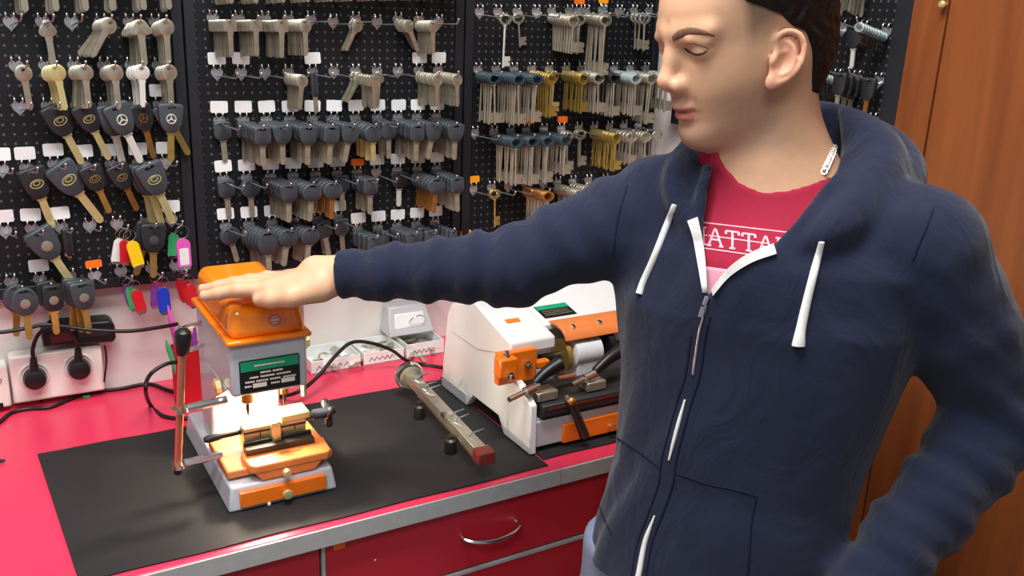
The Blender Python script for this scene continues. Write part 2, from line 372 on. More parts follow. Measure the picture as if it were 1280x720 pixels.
def flat_key(shape, s=1.):
    b_ = B(); cz = -.0085
    if shape == 'round': out = circ(0, cz, .0115)
    elif shape == 'oval': out = circ(0, cz, .0135, .0095)
    elif shape == 'club': out = [(r*math.cos(a), cz+r*math.sin(a)) for a, r in ((2*PI*i/20, .0108+.0016*math.cos(3*(2*PI*i/20-PI/2))) for i in range(20))]
    elif shape == 'square': out = [p for p in rrect(0, cz, .023, .019, .004)]
    elif shape == 'tri': out = [(-.014+.0, cz-.008), (-.0145, cz-.006), (-.014, cz-.0035), (-.0105, cz+.002), (-.008, cz+.006), (-.006, cz+.0085), (-.004, cz+.0095), (-.002, cz+.01), (.002, cz+.01), (.004, cz+.0095), (.006, cz+.0085), (.008, cz+.006), (.0105, cz+.002), (.014, cz-.0035), (.0145, cz-.006), (.014, cz-.008), (.008, cz-.0095), (.003, cz-.010), (-.003, cz-.010), (-.008, cz-.0095)]
    if shape == 'square': out = out[:]
    # start both loops at the same angle
    a0 = math.atan2(out[0][1]-cz, out[0][0]); sgn = 1 if sum(out[i][0]*out[(i+1) % 20][1]-out[(i+1) % 20][0]*out[i][1] for i in range(20)) > 0 else -1
    inn = [(.0032*math.cos(a0+sgn*2*PI*i/20), -.0028+.0032*math.sin(a0+sgn*2*PI*i/20)) for i in range(20)]
    layers(b_, out, inn, (-.0012, -.0008, .0008, .0012), (.0005, 0, 0, .0005))
    b_.prism([(-.0048, -.0165), (.0048, -.0165), (.0048, -.0235), (-.0048, -.0235)], 'y', -.00115, .00115)
    b_.prism([(-.0041, -.0225), (.0041, -.0225), (.0041, -.0545), (.0018, -.0585), (-.0016, -.0585), (-.0041, -.0555)], 'y', -.001, .001)
    b_.prism([(-.0008, -.0235), (.0010, -.0235), (.0010, -.055), (-.0008, -.055)], 'y', -.0014, -.0008)
    b_.v = [(x*s, y*s, z*s) for x, y, z in b_.v]
    return mesh('flat_key', b_, 40)
def car_head(style):
    b_ = B()
    if style == 'trap': out = [(-.0135, .004), (.0135, .004), (.0158, .0025), (.0168, -.001), (.0166, -.006), (.0158, -.012), (.0148, -.019), (.0132, -.0255), (.0105, -.0305), (.0075, -.0335), (.004, -.0355), (-.004, -.0355), (-.0075, -.0335), (-.0105, -.0305), (-.0132, -.0255), (-.0148, -.019), (-.0158, -.012), (-.0166, -.006), (-.0168, -.001), (-.0158, .0025)]
    elif style == 'oval': out = [(.0172*math.sin(a), -.0155+.0195*math.cos(a)) for a in [-.5+2*PI*i/20 for i in range(20)]]
    elif style == 'box': out = [(-.0095, .004), (.0095, .004), (.0125, .0025), (.0135, -.001), (.0137, -.006), (.0137, -.012), (.0137, -.019), (.0135, -.0245), (.0125, -.0295), (.0085, -.0325), (.004, -.0345), (-.004, -.0345), (-.0085, -.0325), (-.0125, -.0295), (-.0135, -.0245), (-.0137, -.019), (-.0137, -.012), (-.0137, -.006), (-.0135, -.001), (-.0125, .0025)]
    elif style == 'slim': out = [(-.004, .004), (.004, .004), (.0058, .003), (.0066, .001), (.007, -.006), (.007, -.013), (.007, -.020), (.0068, -.027), (.006, -.033), (.0045, -.037), (.0025, -.039), (-.0025, -.039), (-.0045, -.037), (-.006, -.033), (-.0068, -.027), (-.007, -.020), (-.007, -.013), (-.007, -.006), (-.0066, .001), (-.0058, .003)]
    w = .0026 if style == 'slim' else .0062
    angs = [math.atan2(z+.0155 if style == 'oval' else z+.012, x) for x, z in out]
    inn = []
    for a in angs:
        c, s_ = math.cos(a), math.sin(a); k = 1/max(abs(c)/w, abs(s_)/.0021); q = (abs(c*k/w)**4+abs(s_*k/.0021)**4)**-.25
        inn.append((c*k*q, -.0012+s_*k*q))
    layers(b_, out, inn, (-.0046, -.0036, .0036, .0046), (.0014, 0, 0, .0014))
    return mesh('head', b_, 50)
def car_blade(L=.042):
    b_ = B(); b_.prism([(-.0058, -.031), (.0058, -.031), (.0058, -.038), (-.0058, -.038)], 'y', -.0022, .0022)
    e = -.036-L
    b_.prism([(-.0044, -.036), (.0044, -.036), (.0044, e+.004), (.0022, e), (-.0018, e), (-.0044, e+.003)], 'y', -.0012, .0012)
    b_.prism([(-.0007, -.038), (.0009, -.038), (.0009, e+.004), (-.0007, e+.004)], 'y', -.0016, -.0011)
    return mesh('blade', b_, 40)
def emblem(kind):
    b_ = B(); o = (0, -.0048, -.0165)
    if kind == 'star':
        b_.torus(o, (0, 1, 0), .0062, .0008, 20, 6)
        for k in range(3):
            a = PI/2+k*2*PI/3; b_.tube([o, (o[0]+.0058*math.cos(a), o[1], o[2]+.0058*math.sin(a))], [.0012, .0005], 6)
    elif kind == 'oval':
        n0 = len(b_.v); b_.torus((0, 0, 0), (0, 1, 0), .0062, .0007, 20, 6); b_.torus((0, 0, .0012), (0, 1, 0), .0032, .0006, 16, 6)
        b_.v = [(x*1.25, y-.0048, z*.82-.0165) for x, y, z in b_.v]
    elif kind == 'disc':
        b_.lathe([(.0064, 0), (.0064, .0008), (.0052, .0012), (.0001, .0012)], (0, -.0045, -.018), (0, -1, 0), 20)
    return mesh('emblem', b_, 40)
def bit_bow(shape):
    b_ = B()
    if shape == 'oval': out = circ(0, -.0085, .0145, .0115); inn = circ(0, -.0085, .0095, .0070)
    else: out = circ(0, -.009, .0115, .0125); inn = circ(0, -.009, .0075, .0085)
    layers(b_, out, inn, (-.0025, -.0016, .0016, .0025), (.001, 0, 0, .001))
    return b_
def bit_shaft(L, bw, bh):
    b_ = B(); b_.lathe([(.0021, -.019), (.0034, -.0195), (.0034, -.022), (.0021, -.0225), (.0021, -.019-L), (.0012, -.020-L)], (0, 0, 0), (0, 0, 1), 10)
    e = -.016-L
    b_.prism([(.0012, e), (bw, e), (bw, e+bh*.36), (bw*.72, e+bh*.36), (bw*.72, e+bh*.52), (bw, e+bh*.52), (bw, e+bh), (.0012, e+bh)], 'y', -.0014, .0014)
    return b_
MC = {}
def cached(key, fn, m):
    k = (key, m)
    if k not in MC:
        me = fn(); me = me.copy() if me.users else me; me.materials.clear(); me.materials.append(M[m]); MC[k] = me
    return MC[k]
def place(o, pos, rz, roll=0., tilt=0., s=1., hz=1.):
    o.location = tuple(map(float, pos)); o.rotation_euler = (tilt, roll, rz); o.scale = (s, s, s*hz)
def fobring(b_): b_.torus((0, 0, -.0095), (0, 1, .25), .0095, .0007, 22, 6); return b_
def fob_body():
    b_ = B(); b_.prism(rrect(0, -.041, .0185, .044, .008, 5), 'y', -.0016, .0016); return mesh('fob_body', b_)
def fob_label():
    b_ = B(); b_.prism(rrect(0, -.044, .0125, .024, .002), 'y', -.0021, -.0012); return mesh('paper_insert', b_)
def fob_end():
    b_ = B(); b_.prism(rrect(0, -.0605, .014, .005, .0015), 'y', -.0022, .0022); return mesh('end_clip', b_)
COUNT = {}
def make_key(kind, opt, label, group, pos, rz, roll, tilt=0., front=True):
    s = opt.get('s', 1.)
    if kind == 'f':
        sh = opt.get('shape', 'round'); o = bpy.data.objects.new('flat_key', cached('f'+sh, lambda: flat_key(sh), opt.get('m', 'steel'))); C.objects.link(o)
        tag(o, label, 'key', group); place(o, pos, rz, roll, tilt, s); return o
    if kind == 'c':
        st = opt.get('style', 'trap'); o = thing('car_key', label, 'key', pos, group); place(o, pos, rz, roll, tilt, s, opt.get('hz', 1.))
        h = bpy.data.objects.new('head', cached('h'+st, lambda: car_head(st), opt.get('head', 'key_grey'))); C.objects.link(h); h.parent = o
        L = opt.get('L', .036); k = bpy.data.objects.new('blade', cached('b%.3f' % L, lambda: car_blade(L), opt.get('blade', 'grey_blade'))); C.objects.link(k); k.parent = o
        if front and opt.get('emb'):
            e = opt['emb']; k = bpy.data.objects.new('emblem', cached('e'+e, lambda: emblem(e), opt.get('em', 'pale_brass'))); C.objects.link(k); k.parent = o
        return o
    if kind == 'b':
        L, bw, bh = opt.get('L', .075), opt.get('bw', .017), opt.get('bh', .019); sh = opt.get('shape', 'oval'); hm, bm_ = opt.get('head', 'steel'), opt.get('blade', 'grey_blade')
        o = thing('bitted_key', label, 'key', pos, group); place(o, pos, rz, roll, tilt, s)
        h = bpy.data.objects.new('bow', cached('bb'+sh, lambda: mesh('bow', bit_bow(sh), 50), hm)); C.objects.link(h); h.parent = o
        k = bpy.data.objects.new('shaft', cached('bs%.3f%.3f%.3f' % (L, bw, bh), lambda: mesh('shaft', bit_shaft(L, bw, bh), 40), bm_)); C.objects.link(k); k.parent = o
        return o
    if kind == 'k':
        o = thing('key_fob', label, 'key fob', pos, group); place(o, pos, rz, roll, tilt, s)
        for nm, key, fn, m in (('split_ring', 'kr', lambda: mesh('split_ring', fobring(B()), 60), 'chrome'), ('fob_body', 'kb', fob_body, opt.get('head', 'red')), ('end_clip', 'ke', fob_end, 'chrome')):
            k = bpy.data.objects.new(nm, cached(key, fn, m)); C.objects.link(k); k.parent = o
        if opt.get('paper'):
            k = bpy.data.objects.new('paper_insert', cached('kp', fob_label, 'tag_white')); C.objects.link(k); k.parent = o
        return o
def desc(kind, o):
    if 'd' in o: return o['d']
    if kind == 'f': return {'brass': 'brass', 'pale_brass': 'pale brass', 'white_metal': 'whitish', 'gold': 'golden'}.get(o.get('m', 'steel'), 'nickel')+' flat key'
    if kind == 'c':
        return {'key_black': 'black-headed', 'key_grey': 'dark-headed', 'key_light': 'pale-headed', 'key_blue': 'blue-headed'}[o.get('head', 'key_grey')]+' car key'
    if kind == 'b': return {'key_blue': 'blue-headed', 'gold': 'golden', 'brass': 'brass'}.get(o.get('head', 'steel'), 'steel')+' bitted key'
def hook(px, py, card_, content, side, where, shift, prot, face):
    """a hook at pixel (px, py) of its board's face; content: list of (kind, n, opt)"""
    P0 = onY(px, py, PB) if side == 'back' else onX(px, py, PX)
    rz = 0. if side == 'back' else -PI/2
    tip = onY(px+shift[0], py+shift[1], PB-prot) if side == 'back' else onX(px+shift[0], py+shift[1], PX-prot)
    d = tip-P0
    if side == 'side': d = np.array([-prot, random.uniform(-.004, .004), .012]) ; tip = P0+d
    c, s_ = math.cos(-rz), math.sin(-rz); loc = np.array([d[0]*c-d[1]*s_, d[0]*s_+d[1]*c, d[2]])
    held = [q for q in content if q[1] > 0]
    kind = 'bare wire hook' if not held else 'hook'
    cw = {'w': ' with white card', 'o': ' with orange sticker', 'a': ' with amber sticker', None: ''}[card_]
    if held:
        q = held[0]; w = {'f': 'flat key', 'c': 'car key', 'b': 'bitted key', 'k': 'key fob'}[q[0]]; kind += ' holding %ss' % w if q[1] > 1 else ' holding one %s' % w
    lab = f"{kind}{cw if not held or len(cw) == 0 else cw}, {where}"
    o = thing('display_hook', lab, 'hook', P0, 'hooks on the pegboards'); o.rotation_euler = (0, 0, rz)
    for nm, me in (('backplate', PLATE), ('prong', PRONG[0]), ('prong', PRONG[1])):
        k = bpy.data.objects.new(nm, me); C.objects.link(k); k.parent = o
    st = np.array([0, -.001, -.005]); u = loc-st; u = u/np.linalg.norm(u)
    pts = [st, st+(loc-st)*.5, loc, loc+u*.004+np.array([0, 0, .003]), loc+u*.007+np.array([0, 0, .008])]
    ab = B().tube(pts, .0013, 6); ab.ball(pts[-1], .0022, n=8)
    obj('arm', ab, 'wire', o, angle=60)
    if card_:
        k = bpy.data.objects.new('price_card', CARD[card_]); C.objects.link(k); k.parent = o; k.location = (0, -.004, .0245 if card_ == 'w' else .021); k.rotation_euler = (math.radians(random.uniform(-6, 4)), math.radians(random.uniform(-3, 3)), 0)
    if not held: return
    h = d*np.array([1, 1, 0]); h /= np.linalg.norm(h); kz = math.atan2(h[0], -h[1])
    a0 = P0+np.array([0, 0, -.005])+(np.array([0, -.001, 0]) if side == 'back' else np.array([-.001, 0, 0]))
    for q in held:
        kd, n, op = q; t0, t1 = op.get('t', (.12, .92) if n > 1 else (.3, .3))
        dsc = desc(kd, op)
        for i in range(n):
            t = t1 if n == 1 else t1+(t0-t1)*i/(n-1)
            p = a0+(tip-a0)*t+np.array([0, 0, .0012 if kd != 'k' else 0])
            roll = math.radians(op.get('roll', 0)+random.uniform(-1, 1)*op.get('jit', 3 if n > 1 else 5)+op.get('fan', 0)*i)
            front = i == 0
            if n == 1: lab = f"{dsc}, {where}"
            elif front: lab = f"front {dsc}, {where}"
            else: lab = f"{dsc} behind the front one, {where}"
            o2 = dict(op)
            if not front and 'back' in op: o2.update(op['back'])
            make_key(kd, o2, lab, None if front else f"{dsc}s behind the front, {where}", p, kz+math.radians(random.uniform(-4, 4)), roll, math.radians(op.get('tilt', 0)), front)
def row(panel, name, side, hooks, shift, prot):
    for i, (x, y, card_, content) in enumerate(hooks):
        hook(x, y, card_, content if isinstance(content, list) else ([content] if content else []), side, f"{ORD[i]} hook, {name} row, {panel}", shift, prot, None)
f = lambda n, shape='round', m='steel', **k: ('f', n, dict(shape=shape, m=m, **k))
c = lambda n, style='box', head='key_grey', blade='grey_blade', **k: ('c', n, dict(style=style, head=head, blade=blade, **k))
bk = lambda n, head='steel', blade='grey_blade', **k: ('b', n, dict(head=head, blade=blade, **k))
def lin(x0, y0, x1, y1): return lambda x: y0+(y1-y0)*(x-x0)/(x1-x0)
# --- board over the socket
PL = 'pegboard over the socket'
S1 = dict(s=1.05)
Y = lin(13, -41, 196, -40)
row(PL, 'topmost', 'back', [(x, Y(x), None, f(7, s_, s=1.15, t=(.3, .95))) for x, s_ in ((13, 'round'), (51, 'square'), (89, 'round'), (126, 'oval'), (162, 'square'), (194, 'round'))], (12, -3), .055)
Y = lin(13, 27, 196, 28)
row(PL, 'second', 'back', [(13, Y(13), None, None), (53, Y(53), None, f(1, 'club', s=1.15, t=(.35, .35))), (89, Y(89), None, None),
    (126, Y(126), None, f(7, 'round', s=1.1, roll=32, fan=1, t=(.3, 1))), (162, Y(162), None, f(6, 'tri', 'steel', s=1.2, t=(.2, .98))), (194, Y(194), None, f(5, 'round', s=1.15, t=(.3, 1)))], (13, -1), .055)
Y = lin(20, 82, 198, 82)
row(PL, 'third', 'back', [(20, Y(20), None, f(1, 'round', s=1.12, t=(.6, .6))), (57, Y(57), None, f(3, 'round', 'pale_brass', s=1.15, roll=-4, t=(.3, .95))), (93, Y(93), None, f(5, 'round', s=1.1, roll=2, fan=2, t=(.2, .95))),
    (130, Y(130), None, f(5, 'round', s=1.15, t=(.3, .98))), (164, Y(164), None, f(4, 'round', 'white_metal', s=1.1, t=(.2, .98))), (198, Y(198), None, f(4, 'round', s=1.15, t=(.3, 1)))], (13, 2), .055)
Y = lin(24, 133, 210, 131)
K1 = dict(s=1.3, L=.040, jit=2)
row(PL, 'fourth', 'back', [(24, Y(24), None, None),
    (60, Y(60), None, c(1, 'trap', 'key_black', 'pale_brass', emb='oval', roll=-22, t=(.4, .4), **K1)), (96, Y(96), None, c(1, 'trap', 'key_black', 'pale_brass', emb='oval', roll=-20, t=(.5, .5), s=1.15, L=.044)),
    (131, Y(131), None, c(2, 'trap', 'key_grey', 'white_metal', emb='star', em='white_metal', roll=-22, fan=12, t=(.35, .9), **K1)), (167, Y(167), None, c(1, 'trap', 'key_black', 'bronze', emb='star', em='bronze', roll=-15, t=(.5, .5), s=1.1, L=.044)),
    (199, Y(199), 'w', c(2, 'trap', 'key_grey', 'brass', emb='star', em='white_metal', roll=4, fan=-26, t=(.3, 1), s=1.2, L=.04))], (14, 3), .055)
Y = lin(33, 210, 207, 202)
row(PL, 'fifth', 'back', [(2, Y(2), 'w', None),
    (33, Y(33), 'w', c(1, 'trap', 'key_black', 'pale_brass', emb='oval', roll=-16, t=(.4, .4), **K1)), (68, Y(68)-3, 'w', c(1, 'trap', 'key_grey', 'pale_brass', emb='oval', roll=-28, t=(.4, .4), s=1.45, L=.042)),
    (105, Y(105), 'w', c(1, 'trap', 'key_black', 'brass', emb='oval', em='brass', roll=-20, t=(.5, .5), s=1.1, L=.038)), (139, Y(139), 'w', c(1, 'trap', 'key_black', 'bronze', emb='oval', em='brass', roll=-22, t=(.5, .5), s=1.1, L=.038)),
    (173, Y(173), 'w', c(3, 'trap', 'key_grey', 'pale_brass', emb='oval', roll=-22, fan=9, t=(.3, .9), s=1.4, L=.040)), (207, Y(207), 'w', None)], (13, 6), .055)
Y = lin(6, 288, 213, 275)
row(PL, 'sixth', 'back', [(6, Y(6), 'w', None),
    (40, Y(40), 'w', c(1, 'trap', 'key_grey', 'pale_brass', emb='disc', em='steel', roll=-28, t=(.5, .5), s=1.4, L=.042)), (76, Y(76), 'w', c(1, 'slim', 'key_black', 'peach', roll=-6, t=(.5, .5), s=1.1, L=.006, d='slim black key with peach tip')),
    (112, Y(112), None, None),
    (146, Y(146), None, [('k', 1, dict(head='white', d='white key fob behind the yellow one', t=(.5, .5), roll=18)), ('k', 1, dict(head='red', d='red key fob behind the yellow one', t=(.75, .75), roll=-2)), ('k', 1, dict(head='yellow', d='yellow key fob', t=(1.05, 1.05), roll=-10, s=1.1))]),
    (181, Y(181), None, c(2, 'trap', 'key_black', 'brass', emb='disc', em='key_grey', roll=6, fan=10, t=(.4, .8), s=1.25, L=.036)),
    (214, Y(214)-1, 'w', [('k', 1, dict(head='green', d='green key fob', t=(.3, .3), roll=8)), ('k', 1, dict(head='pink', paper=1, d='pink key fob with white label', t=(1, 1), roll=-4, s=1.25))])], (13, 8), .055)
Y = lin(16, 352, 228, 331)
row(PL, 'lowest', 'back', [
    (14, Y(14), None, c(2, 'oval', 'key_grey', 'brass', emb='disc', em='steel', roll=0, fan=8, t=(.5, 1.1), s=1.2, L=.034)), (50, Y(50), 'w', c(2, 'box', 'key_black', 'brass', emb='disc', em='steel', roll=2, fan=-6, t=(.5, 1.1), s=1.15, L=.034)),
    (87, Y(87), None, c(3, 'trap', 'key_grey', 'brass', emb='disc', em='steel', roll=-4, fan=6, t=(.5, 1.1), s=1.2, L=.036)), (118, Y(118)+2, 'o', None),
    (151, Y(151), None, [('k', 1, dict(head='purple', d='purple key fob', t=(.2, .2), roll=-12)), ('k', 1, dict(head='green', d='green key fob behind the red one', t=(.6, .6), roll=-4)), ('k', 1, dict(head='red', d='front red key fob', t=(1.1, 1.1), roll=-8))]),
    (189, Y(189), None, [('k', 1, dict(head='red', d='red key fob behind the blue one', t=(.2, .2), roll=-10)), ('k', 1, dict(head='purple', d='purple key fob behind the blue one', t=(.55, .55), roll=8)), ('k', 1, dict(head='blue', d='front blue key fob', t=(1, 1), roll=-2, s=1.1))]),
    (219, Y(219), None, [('k', 3, dict(head='red', d='red key fob', t=(.2, 1.1), roll=-8, fan=-2))])], (13, 11), .055)
# --- middle board
PM = 'middle pegboard'
Y = lin(266, -42, 548, -43)
row(PM, 'topmost', 'back', [(x, Y(x), None, f(9, s_)) for x, s_ in ((266, 'square'), (298, 'round'), (331, 'square'), (361, 'oval'), (390, 'square'), (417, 'round'), (444, 'square'), (471, 'oval'), (497, 'square'), (523, 'round'), (547, 'square'))], (23, 0), .078)
Y = lin(266, 23, 548, 25)
row(PM, 'second', 'back', [(266, Y(266), None, f(11, 'square', s=1.02)), (298, Y(298), None, f(11, 'square')), (331, Y(331), None, f(12, 'square', s=1.05)), (360, Y(360), None, f(11, 'round')), (388, Y(388), None, None), (416, Y(416)+3, None, None),
    (444, Y(444), None, f(2, 'round', roll=28, t=(.05, .2), jit=1)), (471, Y(471)+3, None, None), (497, Y(497), None, f(4, 'round', roll=-22, fan=-4, t=(.05, .5))), (523, Y(523), None, f(9, 'round', t=(.1, .8))), (548, Y(548)+2, None, None)], (23, 3), .078)
Y = lin(271, 91, 546, 88)
row(PM, 'third', 'back', [(271, Y(271), 'w', None), (301, Y(301), 'w', None), (331, Y(331), None, None), (360, Y(360), None, f(8, 'round', roll=4, t=(.1, .75))), (390, Y(390), 'w', c(1, 'slim', 'key_grey', 'grey_blade', t=(.05, .05), roll=-2, L=.034)), (417, Y(417), None, None),
    (444, Y(444), None, [f(3, 'round', roll=32, t=(-.1, .3), d='tilted nickel flat key'), f(5, 'square', t=(.45, .98))]), (471, Y(471), None, f(1, 'club', t=(.1, .1))), (497, Y(497), None, None),
    (523, Y(523), 'w', [f(8, 'round', t=(.1, .98))]), (547, Y(547), 'w', f(9, 'round', t=(.1, 1)))], (24, 7), .078)
Y = lin(274, 151, 545, 146); D = dict(s=1.12, hz=.74, L=.043, jit=4)
row(PM, 'fourth', 'back', [(274, Y(274), 'w', c(1, 'box', **D, t=(.1, .1))), (304, Y(304), 'w', c(7, 'box', **D, t=(.1, .95))), (333, Y(333), 'w', c(5, 'trap', **D, t=(.1, .8))), (362, Y(362), 'w', c(8, 'trap', **D, t=(.05, .95))), (390, Y(390), 'w', c(7, 'box', **D, roll=8, t=(.1, 1))), (417, Y(417), 'w', c(6, 'trap', **D, roll=10, t=(.1, .9))),
    (444, Y(444), 'w', c(5, 'oval', blade='pale_brass', **D, t=(.1, .9))), (471, Y(471), 'w', c(3, 'box', **D, t=(.1, .6))), (497, Y(497), 'w', c(8, 'box', **D, t=(.08, 1))), (521, Y(521), 'w', [c(5, 'trap', **D, roll=8, t=(.15, .9))]), (545, Y(545), 'w', c(8, 'trap', **D, t=(.05, 1)))], (24, 12), .078)
Y = lin(279, 224, 546, 211)
row(PM, 'fifth', 'back', [(279, Y(279), 'w', c(1, 'box', **D, t=(.1, .1))), (308, Y(308), 'w', c(1, 'oval', **D, t=(.15, .15))), (338, Y(338), 'w', c(8, 'trap', **D, t=(.05, .95))), (366, Y(366), 'w', c(7, 'oval', **D, roll=6, t=(.1, 1))), (394, Y(394), 'w', c(5, 'oval', blade='bronze', **D, t=(.1, .9))), (421, Y(421), 'w', c(1, 'box', **D, t=(.2, .2))),
    (446, Y(446), 'o', c(5, 'box', **D, t=(.1, .7))), (470, Y(470), 'w', None), (496, Y(496), 'w', c(1, 'trap', 'key_black', 'white_metal', **D, t=(.12, .12))), (521, Y(521), 'w', c(6, 'oval', blade='bronze', **D, roll=4, t=(.15, 1))), (545, Y(545), 'w', c(8, 'box', **D, t=(.05, 1.05)))], (24, 13), .078)
Y = lin(282, 283, 422, 272); Y2 = lin(447, 287, 543, 278)
row(PM, 'lowest', 'back', [(282, Y(282), 'w', c(1, 'oval', **D, roll=-14, t=(.1, .1))), (311, Y(311), 'w', c(6, 'oval', s=1.15, L=.03, t=(.1, .95), roll=-4)), (340, Y(340), 'w', c(5, 'oval', **D, roll=8, t=(.2, .9))), (367, Y(367), 'w', c(5, 'oval', **D, roll=6, t=(.2, .9))), (396, Y(396), 'w', c(2, 'box', **D, roll=-10, t=(.1, .3))), (422, Y(422), 'w', c(1, 'box', **D, t=(.15, .15))),
    (447, Y2(447), 'w', c(4, 'box', **D, t=(.1, .9))), (472, Y2(472), 'w', c(2, 'slim', **D, t=(.1, .4))), (496, Y2(496), 'w', c(5, 'trap', **D, t=(.1, .9))), (520, Y2(520), 'w', c(3, 'box', **D, t=(.1, .8))), (543, Y2(543), 'w', c(5, 'slim', **D, t=(.1, 1)))], (23, 12), .078)
# --- board beside the white wall strip
PR = 'pegboard beside white strip'
row(PR, 'topmost', 'back', [(x, 9-42, None, bk(6, 'steel', s=.5, L=.06)) for x in (700,)] + [(722, 14, 'o', None), (752, 13, 'a', None)], (26, 4), .085)
Q = dict(L=.078)
Y = lin(599, 15, 811, 14)
row(PR, 'second', 'back', [(599, Y(599), None, None), (622, Y(622), None, bk(1, 'steel', 'white_metal', L=.082, bw=.015, t=(.35, .35))), (646, Y(646), None, bk(1, 'steel', 'steel', L=.046, bw=.015, bh=.016, roll=-3, t=(.05, .05))), (670, Y(670), None, None), (689, Y(689), None, bk(11, 'steel', L=.052, bw=.016, t=(.1, 1))), (711, Y(711), None, bk(8, 'steel', L=.058, bw=.014, t=(.1, .5))),
    (732, Y(732), None, bk(11, 'steel', L=.10, bw=.015, bh=.022, t=(.15, .9))), (754, Y(754), None, None), (773, Y(773), None, None), (792, Y(792), None, bk(3, 'steel', L=.056, bw=.013, t=(.1, .5))), (811, Y(811), None, None)], (28, 7), .095)
Y = lin(597, 87, 807, 86)
row(PR, 'third', 'back', [(597, Y(597), None, bk(8, 'key_blue', t=(.2, .75), **Q)), (620, Y(620), None, bk(11, 'key_blue', t=(.1, 1), **Q)), (642, Y(642), None, bk(11, 'key_blue', t=(.1, 1.05), L=.074)), (664, Y(664), None, bk(8, 'gold', 'brass', shape='tall', L=.066, t=(.1, .9))), (686, Y(686), None, bk(1, 'gold', 'pale_brass', shape='tall', L=.064, t=(.25, .25))), (707, Y(707), None, bk(11, 'gold', 'gold', shape='tall', L=.06, t=(.0, .8))),
    (726, Y(726), None, bk(10, 'steel', L=.062, t=(.1, .8))), (746, Y(746), None, bk(8, 'key_black', L=.07, t=(.2, .8))), (767, Y(767), None, bk(10, 'key_light', L=.068, t=(.2, 1))), (787, Y(787), None, bk(10, 'steel', L=.085, t=(.2, 1))), (807, Y(807), None, bk(8, 'key_light', L=.06, t=(.3, 1)))], (28, 8), .095)
Y = lin(593, 166, 797, 157)
row(PR, 'fourth', 'back', [(593, Y(593), None, None), (617, Y(617), None, bk(10, 'key_blue', L=.076, t=(.15, 1))), (638, Y(638), None, bk(11, 'key_blue', L=.078, t=(.1, 1))), (657, Y(657), 'o', bk(10, 'key_blue', L=.076, t=(.1, 1))), (679, Y(679), None, bk(10, 'key_blue', L=.062, t=(.1, 1))), (701, Y(701), 'o', bk(2, 'steel', L=.066, t=(.2, .3))), (723, Y(723), None, bk(2, 'steel', L=.06, t=(0, .1))),
    (742, Y(742), None, bk(13, 'gold', 'gold', shape='tall', L=.060, t=(0, 1))), (761, Y(761), None, bk(6, 'steel', L=.05, t=(.2, 1))), (779, Y(779), None, bk(8, 'steel', L=.055, t=(.2, 1))), (797, Y(797), None, bk(3, 'steel', L=.06, t=(.2, .9)))], (28, 9), .095)
Y = lin(591, 236, 755, 224)
row(PR, 'fifth', 'back', [(591, Y(591), 'a', None), (614, Y(614), None, bk(1, 'brass', 'brass', L=.060, bw=.012, t=(.15, .15))), (635, Y(635), None, None), (657, Y(657), None, bk(13, 'bronze', 'grey_blade', L=.062, t=(.1, 1))), (679, Y(679), 'o', None), (696, Y(696), None, bk(10, 'steel', L=.055, t=(.1, 1))), (715, Y(715), None, bk(6, 'steel', L=.055, t=(.1, .8))), (735, Y(735), None, bk(2, 'steel', L=.05, t=(.1, .4))), (755, Y(755), None, bk(6, 'steel', L=.05, t=(.1, 1)))], (28, 10), .095)
Y = lin(578, 303, 690, 296)
row(PR, 'lowest', 'back', [(581, Y(581), 'a', None), (604, Y(604), None, bk(3, 'steel', L=.05, t=(.1, 1))), (627, Y(627), None, bk(6, 'key_light', L=.05, t=(.1, 1))), (650, Y(650), None, bk(3, 'steel', L=.05, t=(.1, 1)))], (27, 10), .095)
# --- board round the corner
PW = 'pegboard beside the wardrobe'
sideb = lambda n, **k: bk(n, 'key_light', 'dark_steel', **{**dict(L=.05, bw=.011, s=.72, t=(.1, .95)), **k})
row(PW, 'topmost', 'side', [(1062, -22, None, f(5, 'square')), (1088, -22, None, f(8, 'square', t=(.2, 1)))], (0, 0), .075)
row(PW, 'second', 'side', [(1054, 35, None, None), (1081, 36, None, c(1, 'trap', 'key_black', 'white_metal', L=.034, roll=-8, t=(.3, .3))), (1108, 40, None, sideb(10, L=.03))], (0, 0), .075)
row(PW, 'third', 'side', [(1048, 96, None, sideb(10, t=(.1, .95))), (1072, 98, None, c(3, 'box', 'key_black', 'grey_blade', t=(.1, .6))), (1099, 101, None, c(1, 'box', 'key_black', 'bronze', t=(.3, .3)))], (0, 0), .075)
row(PW, 'fourth', 'side', [(1040, 147, None, sideb(9)), (1066, 149, None, sideb(9, L=.04)), (1092, 151, None, c(1, 'slim', 'key_light', 'grey_blade', t=(.1, .1)))], (0, 0), .075)
row(PW, 'lowest', 'side', [(1088, 194, None, None)], (0, 0), .075)
# ------------------------------------------------------------------ things on the worktop
def part(name, b_, m, parent, **k):
    o = obj(name, b_, m, parent, **k)
    if parent.type == 'EMPTY': o.matrix_parent_inverse = Matrix.Translation(parent.location).inverted()
    return o
# work mats
x0, x1 = .041, .7335; ym0, ym1 = 1.083, 1.466
def work_mat(xa, xb, ya, yb, label, skew=0.):
    b_ = B(); n = 18
    nx = 24
    top = [(xa+skew+(xb-xa-skew)*i/nx, ya+.0012*math.sin(i*.9)) for i in range(nx+1)]+[(xb, yb)]+[(xb-(xb-xa)*i/nx, yb+.0012*math.sin(i*1.3)) for i in range(1, nx)]+[(xa, yb)]
    b_.prism(top, 'z', CT+.0003, CT+.0023)
    return tag(obj('work_mat', b_, 'mat_black'), label, 'work mat')
work_mat(x0, x1, ym0, ym1, 'black work mat under the orange and grey upright press', .017)
work_mat(x1+.004, 1.30, ym0+.02, ym1+.01, 'black work mat under the wide white cutting machine')
MT = CT+.0025
